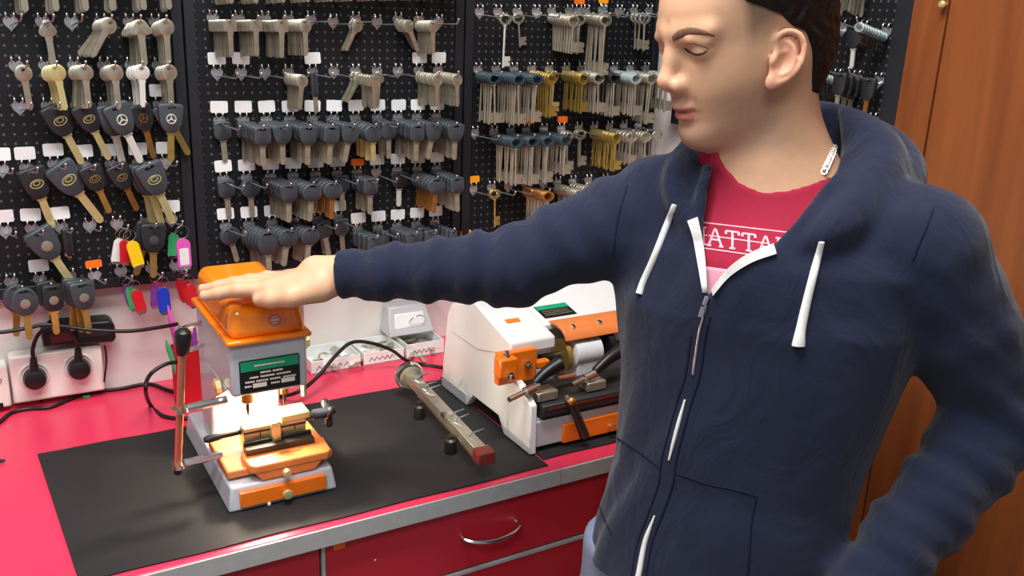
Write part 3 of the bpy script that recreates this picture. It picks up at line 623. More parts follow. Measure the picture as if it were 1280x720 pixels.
# ---- upright key cutting machine
t = thing('key_cutting_machine', 'upright grey and orange key cutting press with a lit work table', 'key cutting machine', (.335, 1.3, MT))
bx0, bx1, by0, by1, bz = .262, .408, 1.165, 1.44, .888
b_ = B(); k = .006
b_.hexa([(bx0-k, by0-k, MT), (bx1+k, by0-k, MT), (bx1+k, by1, MT), (bx0-k, by1, MT), (bx0, by0, bz), (bx1, by0, bz), (bx1, by1, bz), (bx0, by1, bz)])
part('base', b_, 'm_grey', t, bevel=.004, seg=3)
b_ = B(); b_.box((.272, by0-.0095, MT+.006), (.396, by0+.01, bz-.007))
dr = part('drawer', b_, 'm_orange', t, bevel=.001)
part('drawer_knob', B().lathe([(.003, 0), (.003, .004), (.0065, .006), (.0075, .009), (.0065, .012), (.002, .0125)], (.336, by0-.009, .869), (0, -1, 0), 18), 'pale_brass', dr)
part('drawer_latch', B().box((.309, by0-.0115, MT+.002), (.313, by0-.008, MT+.0055)), 'white', dr)
cx0, cx1 = .272, .378
# column with a sloping brace up to the head
b_ = B(); b_.prism([(1.375, bz-.002), (1.375, 1.094), (1.172, 1.094), (1.172, 1.018), (1.285, 1.018), (1.31, .99), (1.318, bz-.002)], 'x', cx0, cx1)
part('column_and_head', b_, 'm_grey', t, bevel=.005, seg=3)
# cheek brace, sloping from the head to the column on the lever side
b_ = B(); b_.prism([(1.20, 1.02), (1.32, 1.02), (1.32, .955)], 'x', cx0-.0005, cx0+.008); part('side_gusset', b_, 'm_grey', t, bevel=.002)
# orange cover with a lip
b_ = B(); LZ = 1.0945
b_.box((cx0-.005, 1.163, LZ), (cx1+.005, 1.382, LZ+.0075))
cv = part('motor_cover', b_, 'm_cover', t, bevel=.0032, seg=3)
b_ = B(); x_, X_, y_, Y_ = cx0-.001, cx1+.001, 1.167, 1.378; sh = .010; z1 = 1.155
b_.hexa([(x_, y_, LZ+.006), (X_, y_, LZ+.006), (X_, Y_, LZ+.006), (x_, Y_, LZ+.006), (x_+sh*.6, y_+sh, z1-.010), (X_-sh*.6, y_+sh, z1-.010), (X_-sh*.6, Y_-sh, z1), (x_+sh*.6, Y_-sh, z1)])
part('cover_dome', b_, 'm_cover', cv, bevel=.013, seg=5)
# round emblem on the sloping cover front
nrm = np.array([0, -(z1-LZ-.006), -sh]); nrm = np.array([0, -.978, .206]); ec = np.array([.334, 1.1708, 1.1225])
b_ = B(); b_.torus(ec, nrm, .0098, .0010, 32, 8); em = part('round_emblem', b_, 'salmon', cv)
b_ = B(); b_.lathe([(.0085, -.001), (.0085, .0003), (.0001, .0003)], ec, nrm, 28); part('emblem_disc', b_, 'm_table', em)
b_ = B(); u = np.array([0, .206, .978]); r_ = np.array([1., 0, 0])
for dz, hw, hh in ((.0005, .0058, .0016), (.0042, .0035, .0008), (-.0036, .0035, .0008)):
    q = ec+u*dz+nrm*.0006; b_.add([q-r_*hw-u*hh, q+r_*hw-u*hh, q+r_*hw+u*hh, q-r_*hw+u*hh, q-r_*hw-u*hh+nrm*.0005, q+r_*hw-u*hh+nrm*.0005, q+r_*hw+u*hh+nrm*.0005, q-r_*hw+u*hh+nrm*.0005], [(0, 3, 2, 1), (4, 5, 6, 7), (0, 1, 5, 4), (1, 2, 6, 5), (2, 3, 7, 6), (3, 0, 4, 7)])
part('emblem_bars', b_, 'print_white', em)
# rating plate
pf = 1.1715; b_ = B(); b_.prism(rrect(.3245, 1.0465, .083, .047, .002), 'y', pf-.0014, pf); rp = part('rating_plate', b_, 'plate_black', t)
b_ = B(); b_.box((.2845, pf-.002, 1.0545), (.3645, pf-.0012, 1.0685)); part('green_band', b_, 'plate_green', rp)
b_ = B()
for z_, segs in ((1.0615, ((.303, .345),)), (1.0505, ((.311, .326), (.328, .342))), (1.0447, ((.296, .309), (.311, .331), (.333, .353))), (1.0388, ((.290, .303), (.305, .322), (.324, .340), (.342, .360))), (1.0325, ((.289, .299), (.325, .337)))):
    for a, c in segs:
        xx = a
        while xx < c-.001: wq = random.choice((.0016, .0022, .0028)); b_.box((xx, pf-.0024, z_-.0011), (min(xx+wq, c), pf-.0013, z_+.0011)); xx += wq+.0008
lt = part('plate_lettering', b_, 'print_white', rp)
b_ = B(); b_.box((.300, pf-.0022, 1.0295), (.319, pf-.0013, 1.0355)); b_.box((.3395, pf-.0022, 1.0305), (.3585, pf-.0013, 1.0365)); part('blank_fields', b_, 'print_white', rp)
# lock nut on the head's side, spindle, guide, lamp
part('clamp_screw', B().lathe([(.006, 0), (.011, .002), (.011, .009), (.006, .011), (.001, .0115)], (cx0, 1.232, 1.016), (-1, 0, -.1), 6), 'pale_brass', t)
sp = part('spindle', B().lathe([(.0105, 0), (.0105, -.018), (.0085, -.024), (.0085, -.037), (.006, -.039), (.001, -.0395)], (.308, 1.235, 1.019), (0, 0, 1), 20), 'bronze', t)
part('milling_cutter', B().lathe([(.0026, 0), (.0026, -.012), (.0016, -.018), (.0003, -.0225)], (.308, 1.235, .981), (0, 0, 1), 12), 'dark_steel', sp)
gd = part('tracer_holder', B().lathe([(.007, 0), (.007, -.02), (.0055, -.024), (.0055, -.034), (.001, -.0345)], (.362, 1.235, 1.019), (0, 0, 1), 16), 'bronze', t)
part('tracer_pin', B().lathe([(.0022, 0), (.0022, -.018), (.0004, -.024)], (.362, 1.235, .986), (0, 0, 1), 10), 'dark_steel', gd)
part('lamp_housing', B().lathe([(.012, 0), (.013, -.008), (.0125, -.012), (.010, -.013)], (.335, 1.268, 1.019), (0, 0, 1), 20), 'dark_steel', t)
part('work_lamp', B().ball((.335, 1.268, 1.008), .0085, .0085, .006, 14), mat('lamp_glow', (1, .86, .6), emit=20.), t)
# cross slide
b_ = B(); b_.box((.262, 1.183, .8915), (.416, 1.297, .904)); part('cross_table', b_, 'm_table', t, bevel=.003, seg=3)
b_ = B(); b_.box((.30, 1.2, bz-.001), (.39, 1.33, .8925)); part('slide_way', b_, 'dark_steel', t)
b_ = B(); b_.prism([(.297, 1.163), (.402, 1.163), (.409, 1.170), (.412, 1.214), (.289, 1.214), (.288, 1.20), (.290, 1.170)], 'z', .9015, .9135); ft = part('front_table', b_, 'm_table', t, bevel=.0025, seg=3)
b_ = B(); b_.prism([(.296, .9025), (.394, .9025), (.383, .889), (.306, .889)], 'y', 1.164, 1.2); part('table_bracket', b_, 'm_table', ft, bevel=.002)
b_ = B(); b_.prism(rrect(.345, 1.188, .05, .0045, .002), 'z', .9132, .9142); part('table_slot', b_, 'bronze', ft)
part('table_knob', B().lathe([(.003, 0), (.003, .004), (.0065, .005), (.0065, .012), (.005, .0135), (.001, .0137)], (.338, 1.163, .8985), (0, -1, 0), 18), 'pale_brass', t)
# vise
b_ = B(); b_.box((.296, 1.232, .921), (.396, 1.246, .931)); b_.box((.296, 1.246, .921), (.396, 1.252, .936)); vb_ = part('vise_bar', b_, 'dark_steel', t, bevel=.001)
b_ = B(); b_.box((.293, 1.252, .921), (.385, 1.276, .957)); jw = part('vise_jaw', b_, 'jaw', t, bevel=.0015); jw.location = (.004, -.030, -.012); vb_.location = (-.002, -.0335, -.008)
b_ = B(); b_.box((.293, 1.2512, .9485), (.385, 1.2535, .9515)); b_.box((.316, 1.2508, .941), (.3175, 1.2525, .949)); b_.box((.367, 1.2508, .943), (.3685, 1.2525, .951)); b_.box((.306, 1.2508, .932), (.3085, 1.2525, .937)); b_.box((.352, 1.2508, .932), (.3545, 1.2525, .937)); part('jaw_slots', b_, 'dark_steel', jw)
b_ = B(); b_.box((.331, 1.242, .929), (.345, 1.282, .963)); b_.box((.349, 1.252, .956), (.392, 1.29, .966)); part('jaw_clamp', b_, 'pale_brass', t, bevel=.0015).location = (.004, -.030, -.012)
part('clamp_screw', B().lathe([(.0045, 0), (.0045, .003), (.002, .0034), (.0005, .002)], (.342, 1.212, .923), (0, -1, 0), 14), 'brass', t)
part('feed_rod', B().tube([(.243, 1.262, .936), (.247, 1.262, .936), (.262, 1.262, .9365), (.268, 1.262, .937), (.31, 1.262, .9385)], [.0035, .0055, .0055, .0042, .0042], 12), 'black', t).location = (.002, -.022, -.004)
part('feed_rod', B().tube([(.38, 1.262, .94), (.402, 1.262, .94), (.404, 1.262, .94), (.425, 1.262, .94)], [.006, .006, .008, .008], 14), 'key_grey', t).location = (.004, -.016, -.004)
b_ = B(); b_.lathe([(.011, 0), (.0125, .003), (.0125, .006), (.006, .007)], (.424, 1.262, .94), (1, 0, 0), 16)
for q in range(3):
    a = q*2*PI/3+.5; b_.tube([(.4285, 1.262, .94), (.4285, 1.262+.017*math.cos(a), .94+.017*math.sin(a))], [.0048, .0068], 10); b_.ball((.4285, 1.262+.0185*math.cos(a), .94+.0185*math.sin(a)), .0068, n=10)
part('star_knob', b_, 'key_black', t).location = (.004, -.016, -.004)
# post with lever on the socket side
lx, ly = .2225, 1.205
lv = part('feed_lever', B().tube([(.2015, ly, .92), (.2095, ly, 1.0), (.2185, ly, 1.09)], .0052, 14), 'copper_and_reflection', t)  # chrome rod, its orange reflection painted into the colour
part('lever_grip', B().lathe([(.0065, -.004), (.0085, 0), (.0105, .012), (.0115, .022), (.0105, .028), (.006, .0325), (.001, .0335)], (.2178, ly, 1.083), (.10, 0, 1), 20), 'black', lv)
part('lever_foot', B().tube([(.2005, ly, .906), (.2015, ly, .921)], [.005, .0065], 12), 'key_black', lv)
for z_, xx in ((1.001, .2096), (.919, .2014)):
    b_ = B(); b_.lathe([(.0065, -.003), (.011, -.003), (.011, .003), (.0065, .003)], (xx, ly, z_), (0, 0, 1), 18)
    b_.tube([(xx+.009, ly+.001, z_), (xx+.03, ly+.001, z_+.001), (.273 if z_ > .93 else .262, ly+.003, z_+.002)], [.0055, .0062, .0055], 10); part('lever_link', b_, 'chrome', t)
# steel post and clamp on the far side
part('depth_post', B().tube([(.402, 1.27, .96), (.402, 1.27, 1.15)], .0042, 12), 'steel', t)
b_ = B(); b_.tube([(.376, 1.27, 1.047), (.412, 1.27, 1.047)], .0095, 6); b_.tube([(.402, 1.27, 1.037), (.402, 1.27, 1.056)], .008, 14); part('post_clamp', b_, 'pale_brass', t)
# small levers behind the head's left side
b_ = B(); b_.tube([(.272, 1.335, 1.075), (.250, 1.335, 1.072), (.243, 1.34, 1.066)], .004, 8); b_.tube([(.272, 1.335, 1.04), (.252, 1.335, 1.035)], .0035, 8); b_.ball((.243, 1.34, 1.066), .007, n=10); part('side_screws', b_, 'chrome', t)
# lamp light itself
def lamp(name, kind, loc, energy, col=(1, 1, 1), size=.1, sy=None, rot=None, spot=None, blend=.5):
    l = bpy.data.lights.new(name, kind); l.energy = energy; l.color = col
    if kind == 'AREA':
        l.size = size
        if sy: l.shape = 'RECTANGLE'; l.size_y = sy
    else: l.shadow_soft_size = size
    if kind == 'SPOT': l.spot_size = spot; l.spot_blend = blend
    o = bpy.data.objects.new(name, l); C.objects.link(o); o.location = loc
    if rot: o.rotation_euler = rot
    return o
# ---- wide cutting machine
t = thing('key_duplicator', 'wide white and orange key duplicating machine half behind the man', 'key cutting machine', (.9, 1.28, MT))
mx0, mx1 = .722, 1.12
side = [(1.436, MT), (1.436, .90), (1.420, 1.0), (1.408, 1.022), (1.385, 1.040), (1.318, 1.051), (1.195, 1.018), (1.187, .968), (1.160, .960), (1.124, .938), (1.120, MT+.002), (1.205, MT+.002), (1.225, MT+.028), (1.315, MT+.028), (1.335, MT+.002), (1.36, MT)]
b_ = B(); b_.prism(side, 'x', mx0, mx0+.012); part('side_plate', b_, 'm_white', t, bevel=.002)
b_ = B(); b_.prism(side, 'x', mx1-.012, mx1); part('side_plate', b_, 'm_white', t, bevel=.002)
b_ = B(); b_.prism([(1.435, MT+.03), (1.435, .90), (1.419, 1.0), (1.405, 1.012), (1.27, 1.0), (1.27, .93), (1.19, .90), (1.16, MT+.03)], 'x', mx0+.010, mx1-.010); part('body', b_, 'm_grey', t, bevel=.003)
# left gearbox lid
b_ = B(); b_.prism([(1.40, 1.026), (1.318, 1.054), (1.192, 1.021), (1.190, 1.0), (1.30, .97), (1.40, .97)], 'x', mx0-.001, .808); lid = part('gear_cover', b_, 'm_white', t, bevel=.004, seg=3)
q = onY(645, 407, 1.245); b_ = B(); b_.hexa([(.745, 1.2445, 1.0355), (.771, 1.2445, 1.0355), (.771, 1.2545, 1.0382), (.745, 1.2545, 1.0382), (.745, 1.2442, 1.0364), (.771, 1.2442, 1.0364), (.771, 1.2542, 1.039), (.745, 1.2542, 1.039)]); part('orange_sticker', b_, 'tag_orange', lid)
# deck with the data plate
b_ = B(); b_.hexa([(.809, 1.255, 1.006), (mx1-.012, 1.255, 1.006), (mx1-.012, 1.40, 1.02), (.809, 1.40, 1.02), (.809, 1.255, 1.018), (mx1-.012, 1.255, 1.018), (mx1-.012, 1.40, 1.049), (.809, 1.40, 1.049)]); dk = part('motor_deck', b_, 'm_white', t, bevel=.003)
def dz(y): return 1.018+.031*(y-1.255)/.145
b_ = B(); b_.hexa([(x, y, dz(y)+h) for h in (.0003, .0012) for x, y in ((.838, 1.272), (.905, 1.272), (.905, 1.312), (.838, 1.312))]); dp = part('data_plate', b_, 'plate_black', dk)
b_ = B(); b_.hexa([(x, y, dz(y)+h) for h in (.0012, .0017) for x, y in ((.839, 1.298), (.904, 1.298), (.904, 1.311), (.839, 1.311))]); part('green_band', b_, 'plate_green', dp)
b_ = B()
for y in (1.292, 1.286, 1.280):
    xx = .844
    while xx < .897: wq = random.choice((.002, .003, .004)); b_.hexa([(x, yy, dz(yy)+h) for h in (.0010, .0016) for x, yy in ((xx, y-.001), (xx+wq, y-.001), (xx+wq, y+.001), (xx, y+.001))]); xx += wq+.0012
part('plate_lettering', b_, 'grey_blade', dp)
for xx in (.850, .868): part('chrome_button', B().lathe([(.006, 0), (.006, .012), (.005, .017), (.001, .0175)], (xx, 1.365, 1.042), (0, 0, 1), 16), 'chrome', t)
# orange clamp block on the left
b_ = B(); b_.box((.712, 1.172, .948), (.783, 1.187, 1.002)); cb = part('clamp_block', b_, 'm_orange', t, bevel=.002); cb.location = (-.023, 0, .012)
b_ = B(); b_.box((.705, 1.155, .967), (.737, 1.178, .999)); part('clamp_lug', b_, 'm_orange', cb, bevel=.003)
b_ = B(); b_.box((.783, 1.176, .962), (.812, 1.190, .976)); part('clamp_tongue', b_, 'm_orange', cb, bevel=.003)
for (xx, yy, zz, ax) in ((.722, 1.166, .998, (0, 0, 1)), (.722, 1.154, .972, (0, -1, 0)), (.764, 1.171, .978, (0, -1, 0))):
    part('hex_bolt', B().lathe([(.0055, 0), (.0065, .001), (.0065, .005), (.0035, .0055), (.0035, .011), (.0008, .0115)], (xx, yy, zz), ax, 12), 'chrome', cb)
# drum, brass cutter, dark disc and orange guard
part('wrapped_drum', B().lathe([(.020, 0), (.0255, .002), (.026, .01), (.0255, .05), (.026, .055), (.020, .057)], (.858, 1.222, .972), (1, 0, 0), 32), 'grey_film', t)
b_ = B(); b_.prism([(1.2, .972), (1.2, .915), (1.25, .915), (1.25, .972)], 'x', .862, .912); part('drum_apron', b_, 'grey_film', t, bevel=.004)
part('brass_cutter', B().lathe([(.012, 0), (.030, .002), (.030, .011), (.012, .014)], (.838, 1.225, .968), (1, 0, 0), 36), 'brass', t)
part('cutter_shaft', B().cyl((.80, 1.225, .97), (1.05, 1.225, .97), .008, 16), 'dark_steel', t)
part('grinding_disc', B().lathe([(.012, 0), (.032, .002), (.032, .016), (.012, .018)], (.926, 1.225, .972), (1, 0, 0), 36), 'black', t)
gp = [(1.262, 1.016), (1.24, 1.018), (1.222, 1.0145), (1.212, 1.008), (1.208, 1.001), (1.204, 1.002), (1.209, 1.0125), (1.221, 1.0195), (1.24, 1.0235), (1.262, 1.0215)]
b_ = B(); b_.prism(gp, 'x', .838, .99); gd = part('cutter_guard', b_, 'm_table', t, bevel=.0012)
b_ = B(); b_.prism([(1.262, .995), (1.262, 1.021), (1.24, 1.0225), (1.221, 1.0185), (1.21, 1.01), (1.206, 1.0)], 'x', .9445, .95); part('guard_rib', b_, 'm_table', gd, bevel=.001)
for xx in (.862, .918): part('guard_screw', B().lathe([(.005, 0), (.005, .003), (.001, .0035)], (xx, 1.222, 1.0185), (0, -.6, 1), 12), 'chrome', gd)
# carriage
b_ = B(); b_.prism([(1.13, .934), (1.19, .938), (1.20, .938), (1.20, .915), (1.14, .905), (1.13, .907)], 'x', .748, mx1-.014); part('carriage_plate', b_, 'dark_steel', t, bevel=.002)
b_ = B(); b_.box((.742, 1.119, .9155), (mx1-.014, 1.133, .936)); fr = part('front_rail', b_, 'key_black', t, bevel=.003)
b_ = B(); b_.box((.752, 1.1182, .927), (mx1-.02, 1.1195, .931)); part('rail_stripe', b_, mat('rail_stripe_red', S(110, 40, 25), .4), fr)
b_ = B(); b_.box((mx0+.012, 1.128, MT+.008), (mx1-.012, 1.165, .906)); part('front_panel', b_, 'm_grey', t, bevel=.002)
b_ = B(); b_.box((.787, 1.123, MT+.007), (1.06, 1.14, .893)); od = part('drawer', b_, 'm_orange', t, bevel=.0015)
q = onY(762, 532, 1.122); part('drawer_knob', B().lathe([(.003, 0), (.003, .005), (.0065, .007), (.0065, .011), (.001, .0125)], (q[0], 1.123, q[2]), (0, -1, 0), 16), 'brass', od)
part('copper_pin', B().tube([(.80, 1.168, .955), (.835, 1.168, .955)], .0045, 12), 'copper_and_reflection', t)
def clamp_handle(a, bb, cc, dd):
    a, bb, cc, dd = map(np.array, (a, bb, cc, dd))
    g = part('vise_handle', B().tube(spline([a, a+(bb-a)*.5+np.array([0, 0, .004]), bb], 6), [.004]+[.0075+.0055*i/12 for i in range(12)], 12), 'black', t); 
    part('handle_stud', B().tube([cc, cc+(dd-cc)*.45, cc+(dd-cc)*.5, dd], [.008, .008, .005, .0045], 12), 'chrome', g)
    return g
clamp_handle((.735, 1.145, .962), (.79, 1.150, .99), (.744, 1.142, .962), (.682, 1.125, .957))
clamp_handle((.855, 1.145, .964), (.92, 1.155, .992), (.858, 1.145, .962), (.81, 1.14, .953))
for xx in (.742, .838): part('vise_jaw', B().box((xx, 1.134, .936), (xx+.038, 1.164, .952)), 'steel', t, bevel=.002)
a = onY(714, 503, 1.11); c2 = onY(731, 545, 1.11); part('feed_lever', B().tube([a+np.array([0, .012, .004]), a, c2], [.006, .0065, .0085], 12), 'dark_steel', t)
part('lever_tip', B().ball(a+np.array([0, 0, .002]), .0075, n=12), 'bronze', t)
b_ = B(); b_.box((.7225, 1.36, MT), (.735, 1.434, MT+.022)); 
for xx in (mx0-.0015, mx1-.0105): part('foot_strip', B().box((xx, 1.337, MT), (xx+.012, 1.437, MT+.024)), 'm_grey', t, bevel=.003)
# ---- loose rail fixture lying on the mats
e0 = np.array([.648, 1.425, .8915]); e1 = np.array([.6265, 1.095, .884]); ax = (e1-e0)/np.linalg.norm(e1-e0); sd = np.cross(ax, [0, 0, 1.]); sd /= np.linalg.norm(sd)
t = thing('rail_fixture', 'steel rail fixture with a round flange lying across the two work mats', 'key clamp fixture', (e0+e1)/2*np.array([1, 1, 0])+np.array([0, 0, MT]))
up = np.cross(sd, ax)
def bar(a, c2, w, h):
    w *= 1.15
    v = [a-sd*w-up*h, a+sd*w-up*h, c2+sd*w-up*h, c2-sd*w-up*h, a-sd*w+up*h, a+sd*w+up*h, c2+sd*w+up*h, c2-sd*w+up*h]; return B().hexa(v)
part('square_rail', bar(e0+ax*.0, e1-ax*.02, .0085, .0085), 'steel', t, bevel=.001)
part('lower_rail', bar(e0+ax*.06-up*.012, e1-ax*.03-up*.012, .006, .004), 'bronze', t, bevel=.001)
part('end_block', bar(e1-ax*.02, e1+ax*.006, .012, .010), mat('dark_red_enamel', S(120, 40, 35), .4), t, bevel=.002)
part('end_ring', B().torus(e1-ax*.022-sd*.013, sd, .006, .0022, 18, 8), 'chrome', t)
part('flange', B().lathe([(.012, -.004), (.024, -.004), (.027, -.002), (.027, .003), (.024, .005), (.021, .002), (.012, .002)], e0, ax, 40), 'chrome', t)
part('flange', B().lathe([(.012, .010), (.020, .010), (.022, .012), (.020, .018), (.012, .018)], e0, ax, 36), 'steel', t)
for f_ in (.30, .72):
    q = e0+ax*np.linalg.norm(e1-e0)*f_+sd*.018; q[2] = MT
    part('round_foot', B().lathe([(.009, .0), (.010, .002), (.010, .022), (.006, .025), (.006, .03), (.002, .031)], q+np.array([0, 0, 0]), (0, 0, 1), 18), 'dark_steel', t)
for f_ in (.12, .24, .29, .6, .66, .83):
    q = e0+ax*np.linalg.norm(e1-e0)*f_+up*.008; L = .016
    part('clamp_pin', B().tube([q+sd*.004, q+up*.006-sd*.002, q+up*.009-sd*(.006+L)], .0018, 8), 'chrome', t)
b_ = bar(e0+ax*.19+up*.012+sd*.008, e0+ax*.205+up*.012+sd*.008, .007, .003); part('clamp_plate', b_, 'chrome', t)
# ---- wall socket, plugs, adapter, cables
def sock(x0_, x1_, z0_, z1_, label):
    t = thing('wall_socket', label, 'wall socket', ((x0_+x1_)/2, WY, z0_))
    part('housing', B().box((x0_, WY-.036, z0_), (x1_, WY-.0005, z1_)), 'skin_socket', t, bevel=.004, seg=3)
    return t
q0, q1 = onY(10, 446, WY-.036), onY(131, 478, WY-.036)
SX0, SX1, SZ0, SZ1 = q0[0], q1[0], CT+.012, q0[2]-.002
t = sock(SX0, SX1, SZ0, SZ1, 'white double wall socket holding two black plugs'); PLG = []
for px, py in ((43, 470), (98, 458)):
    q = onY(px, py, WY-.037); b_ = B(); b_.torus((q[0], WY-.037, q[2]), (0, 1, 0), .0225, .0018, 32, 8); part('socket_ring', b_, 'white', t)
    p_ = thing('power_plug', 'round black plug in the half of the double socket %s' % ('nearer the single socket' if px < 60 else 'nearer the lever press'), 'plug', (q[0], WY-.04, q[2]))
    part('plug_body', B().lathe([(.0175, 0), (.0185, .004), (.0185, .012), (.016, .02), (.010, .0225), (.001, .023)], (q[0], WY-.041, q[2]), (0, -1, 0), 26), 'black', p_)
    part('cable_neck', B().tube([(q[0], WY-.052, q[2]+.010), (q[0]+.0005, WY-.053, q[2]+.024), (q[0]+.001, WY-.053, q[2]+.038)], [.0075, .0068, .0052], 12), 'black', p_); PLG.append((q[0]+.001, WY-.053, q[2]+.036))
b_ = B()
t = sock(onY(-40, 470, WY-.036)[0], SX0-.0035, SZ0-.003, onY(0, 458, WY-.036)[2], 'white single wall socket cut by the frame beside the double socket')
q = onY(2, 480, WY-.0365); b_ = B(); b_.torus((q[0]-.004, WY-.0365, q[2]+.006), (0, 1, 0), .0045, .0009, 18, 6); part('printed_mark', b_, 'grey_blade', t)
b_ = B(); q = onY(1, 508, WY-.0365); b_.box((q[0]-.006, WY-.0370, q[2]-.004), (q[0]+.004, WY-.0362, q[2]+.006)); part('printed_mark', b_, 'black', t)
# black adapter standing on the socket
t = thing('power_adapter', 'black power adapter block fixed above the double socket', 'power adapter', (.13, WY, .98))
a = onY(52, 420, WY-.03); c2 = onY(143, 412, WY-.03)
b_ = B(); b_.prism([(a[0], a[2]-.016), (c2[0]-.004, c2[2]-.018), (c2[0], c2[2]-.01), (c2[0], c2[2]+.014), (c2[0]-.008, c2[2]+.022), (a[0]+.03, a[2]+.02), (a[0], a[2]+.010)], 'y', WY-.045, WY-.001); part('adapter_case', b_, 'black', t, bevel=.004, seg=3)
b_ = B(); b_.prism(rrect(a[0]+.03, a[2]-.001, .035, .018, .004), 'y', WY-.0462, WY-.0445); part('adapter_reflection', b_, mat('dark_maroon_reflection', S(92, 40, 42), .3), t)  # reddish reflection on the black case, painted as a thin maroon patch
b_ = B(); b_.prism(rrect(c2[0]-.035, c2[2]+.004, .05, .012, .002), 'y', WY-.0462, WY-.0445); part('adapter_window', b_, 'key_black', t)
def cable(pts, r, label, m='rubber', name='power_cable'):
    b_ = B(); b_.tube(spline(pts, 8), r, 8); return tag(obj(name, b_, m, angle=60), label, 'cable', None)
WP = lambda x, y, d=.06: onY(x, y, WY-d)
CZ = lambda x, y, r=.0035: onZ(x, y, CT+r)
p1, p2 = map(np.array, PLG)
cable([p1, p1+np.array([.001, -.002, .02]), WP(48, 418), WP(62, 408), WP(72, 404, .062)], .0035, 'short black cable curling up from the plug nearer the single socket')
cable([p2, p2+np.array([0, -.002, .012]), WP(92, 421, .062), WP(78, 408, .066), WP(60, 402, .068)], .0035, 'short black cable curling up from the plug nearer the lever press')
cable([WP(-30, 417, .08), WP(5, 415, .08), WP(35, 410, .08), WP(60, 406, .082), WP(110, 412, .085), WP(160, 414, .1), WP(200, 409, .12), WP(222, 405, .14)], .0034, 'long black cable crossing the wall below the hanging car keys')
cable([CZ(-20, 540), CZ(0, 527), CZ(14, 516), CZ(35, 511), CZ(62, 509), CZ(85, 500), CZ(108, 491), CZ(150, 486), CZ(186, 480), CZ(215, 489), CZ(262, 497)], .0036, 'black cable snaking over the red worktop below the double socket')
cable([WP(232, 452, .16), WP(208, 455, .18), onY(188, 468, 1.50), onY(182, 486, 1.46), CZ(188, 506), CZ(205, 520), CZ(232, 523), CZ(262, 520)], .0034, 'black cable looping behind the lever of the upright press')
cable([WP(131, 432, .04), WP(133, 450, .04), WP(131, 470, .045), onZ(129, 487, CT+.0015)], .0018, 'thin black cable dropping beside the double socket')
cable([onZ(50, 503, CT+.001), onZ(62, 492, CT+.001), onZ(85, 488, CT+.001), onZ(104, 491, CT+.001)], .0011, 'hair-thin dark wire arched on the red worktop')
cable([CZ(350, 496), onY(372, 490, 1.48), onY(395, 473, 1.50), onY(420, 444, 1.53), onY(440, 428, 1.55), onY(465, 429, 1.55), onY(490, 438, 1.55), onY(507, 450, 1.54), CZ(530, 456), CZ(562, 461), CZ(600, 470)], .0035, 'black cable arching from the upright press towards the white machine')
q = onZ(108, 497, CT); tag(obj('plastic_chip', B().box((q[0]-.006, q[1]-.004, CT+.0003), (q[0]+.006, q[1]+.004, CT+.004)), 'green', bevel=.0008), 'tiny green plastic chip on the red worktop by the cable', 'plastic scrap')
q = onZ(0, 576, CT+.004); b_ = B(); b_.tube([q+np.array([-.08, .02, 0]), q+np.array([-.02, .005, 0]), q+np.array([0, 0, 0]), q+np.array([.007, -.0015, 0])], [.0045, .0045, .0032, .0015], 10); tag(obj('pen', b_, 'dark_steel'), 'dark metal pen tip entering at the worktop edge of the frame', 'pen')
# ---- red holder behind the lever
q = onZ(232, 494, CT); hx, hy = q[0]+.004, q[1]-.03
t = thing('pen_cup', 'red plastic cup of small tools behind the upright press', 'cup', (hx, hy, CT))
part('cup_body', B().lathe([(.026, 0), (.028, .002), (.0295, .10), (.0305, .104), (.0285, .104), (.027, .1), (.0255, .006), (.001, .005)], (hx, hy, CT+.0005), (0, 0, 1), 30), 'red', t)
for dx, dy, L, m, lab, lean in ((-.01, .0, .175, 'pink', 'magenta pen standing in the red cup', -.012), (.012, .004, .135, 'white', 'white marker standing in the red cup', .01), (-.016, -.008, .118, 'green', 'green pick standing in the red cup', -.012), (.004, -.012, .142, 'purple', 'purple pen standing in the red cup', .004)):
    b_ = B(); p0 = np.array([hx+dx*.6, hy+dy, CT+.007]); p1_ = p0+np.array([dx+lean, dy*.5, L]); b_.tube([p0, p0+(p1_-p0)*.86, p1_], [.0045, .0045, .0012], 10); tag(obj('pen', b_, m), lab, 'pen')
# ---- trays of blanks along the wall
def tray(px0, px1, label, depth, h, m='white', tall=0):
    a = onZ(px0, 462-(px0-388)*.15, CT); c2 = onZ(px1, 462-(px1-388)*.15, CT); y0_ = 1.595; xa, xb = a[0]*y0_/a[1], c2[0]*y0_/c2[1]
    xa += .002; xb -= .002; z0 = CT+.0005; w = .002
    t = thing('plastic_tray', label, 'tray', ((xa+xb)/2, y0_, CT))
    part('tray_floor', B().box((xa, y0_, z0), (xb, y0_+depth, z0+w)), m, t)
    b_ = B(); b_.box((xa, y0_, z0), (xb, y0_+w, z0+h)); b_.box((xa, y0_+depth-w, z0), (xb, y0_+depth, z0+h+tall)); b_.box((xa, y0_+w, z0), (xa+w, y0_+depth-w, z0+h)); b_.box((xb-w, y0_+w, z0), (xb, y0_+depth-w, z0+h)); part('tray_walls', b_, m, t, bevel=.0006)
    return xa, xb, y0_, z0+w, t
grp = 'loose key blanks in the trays'
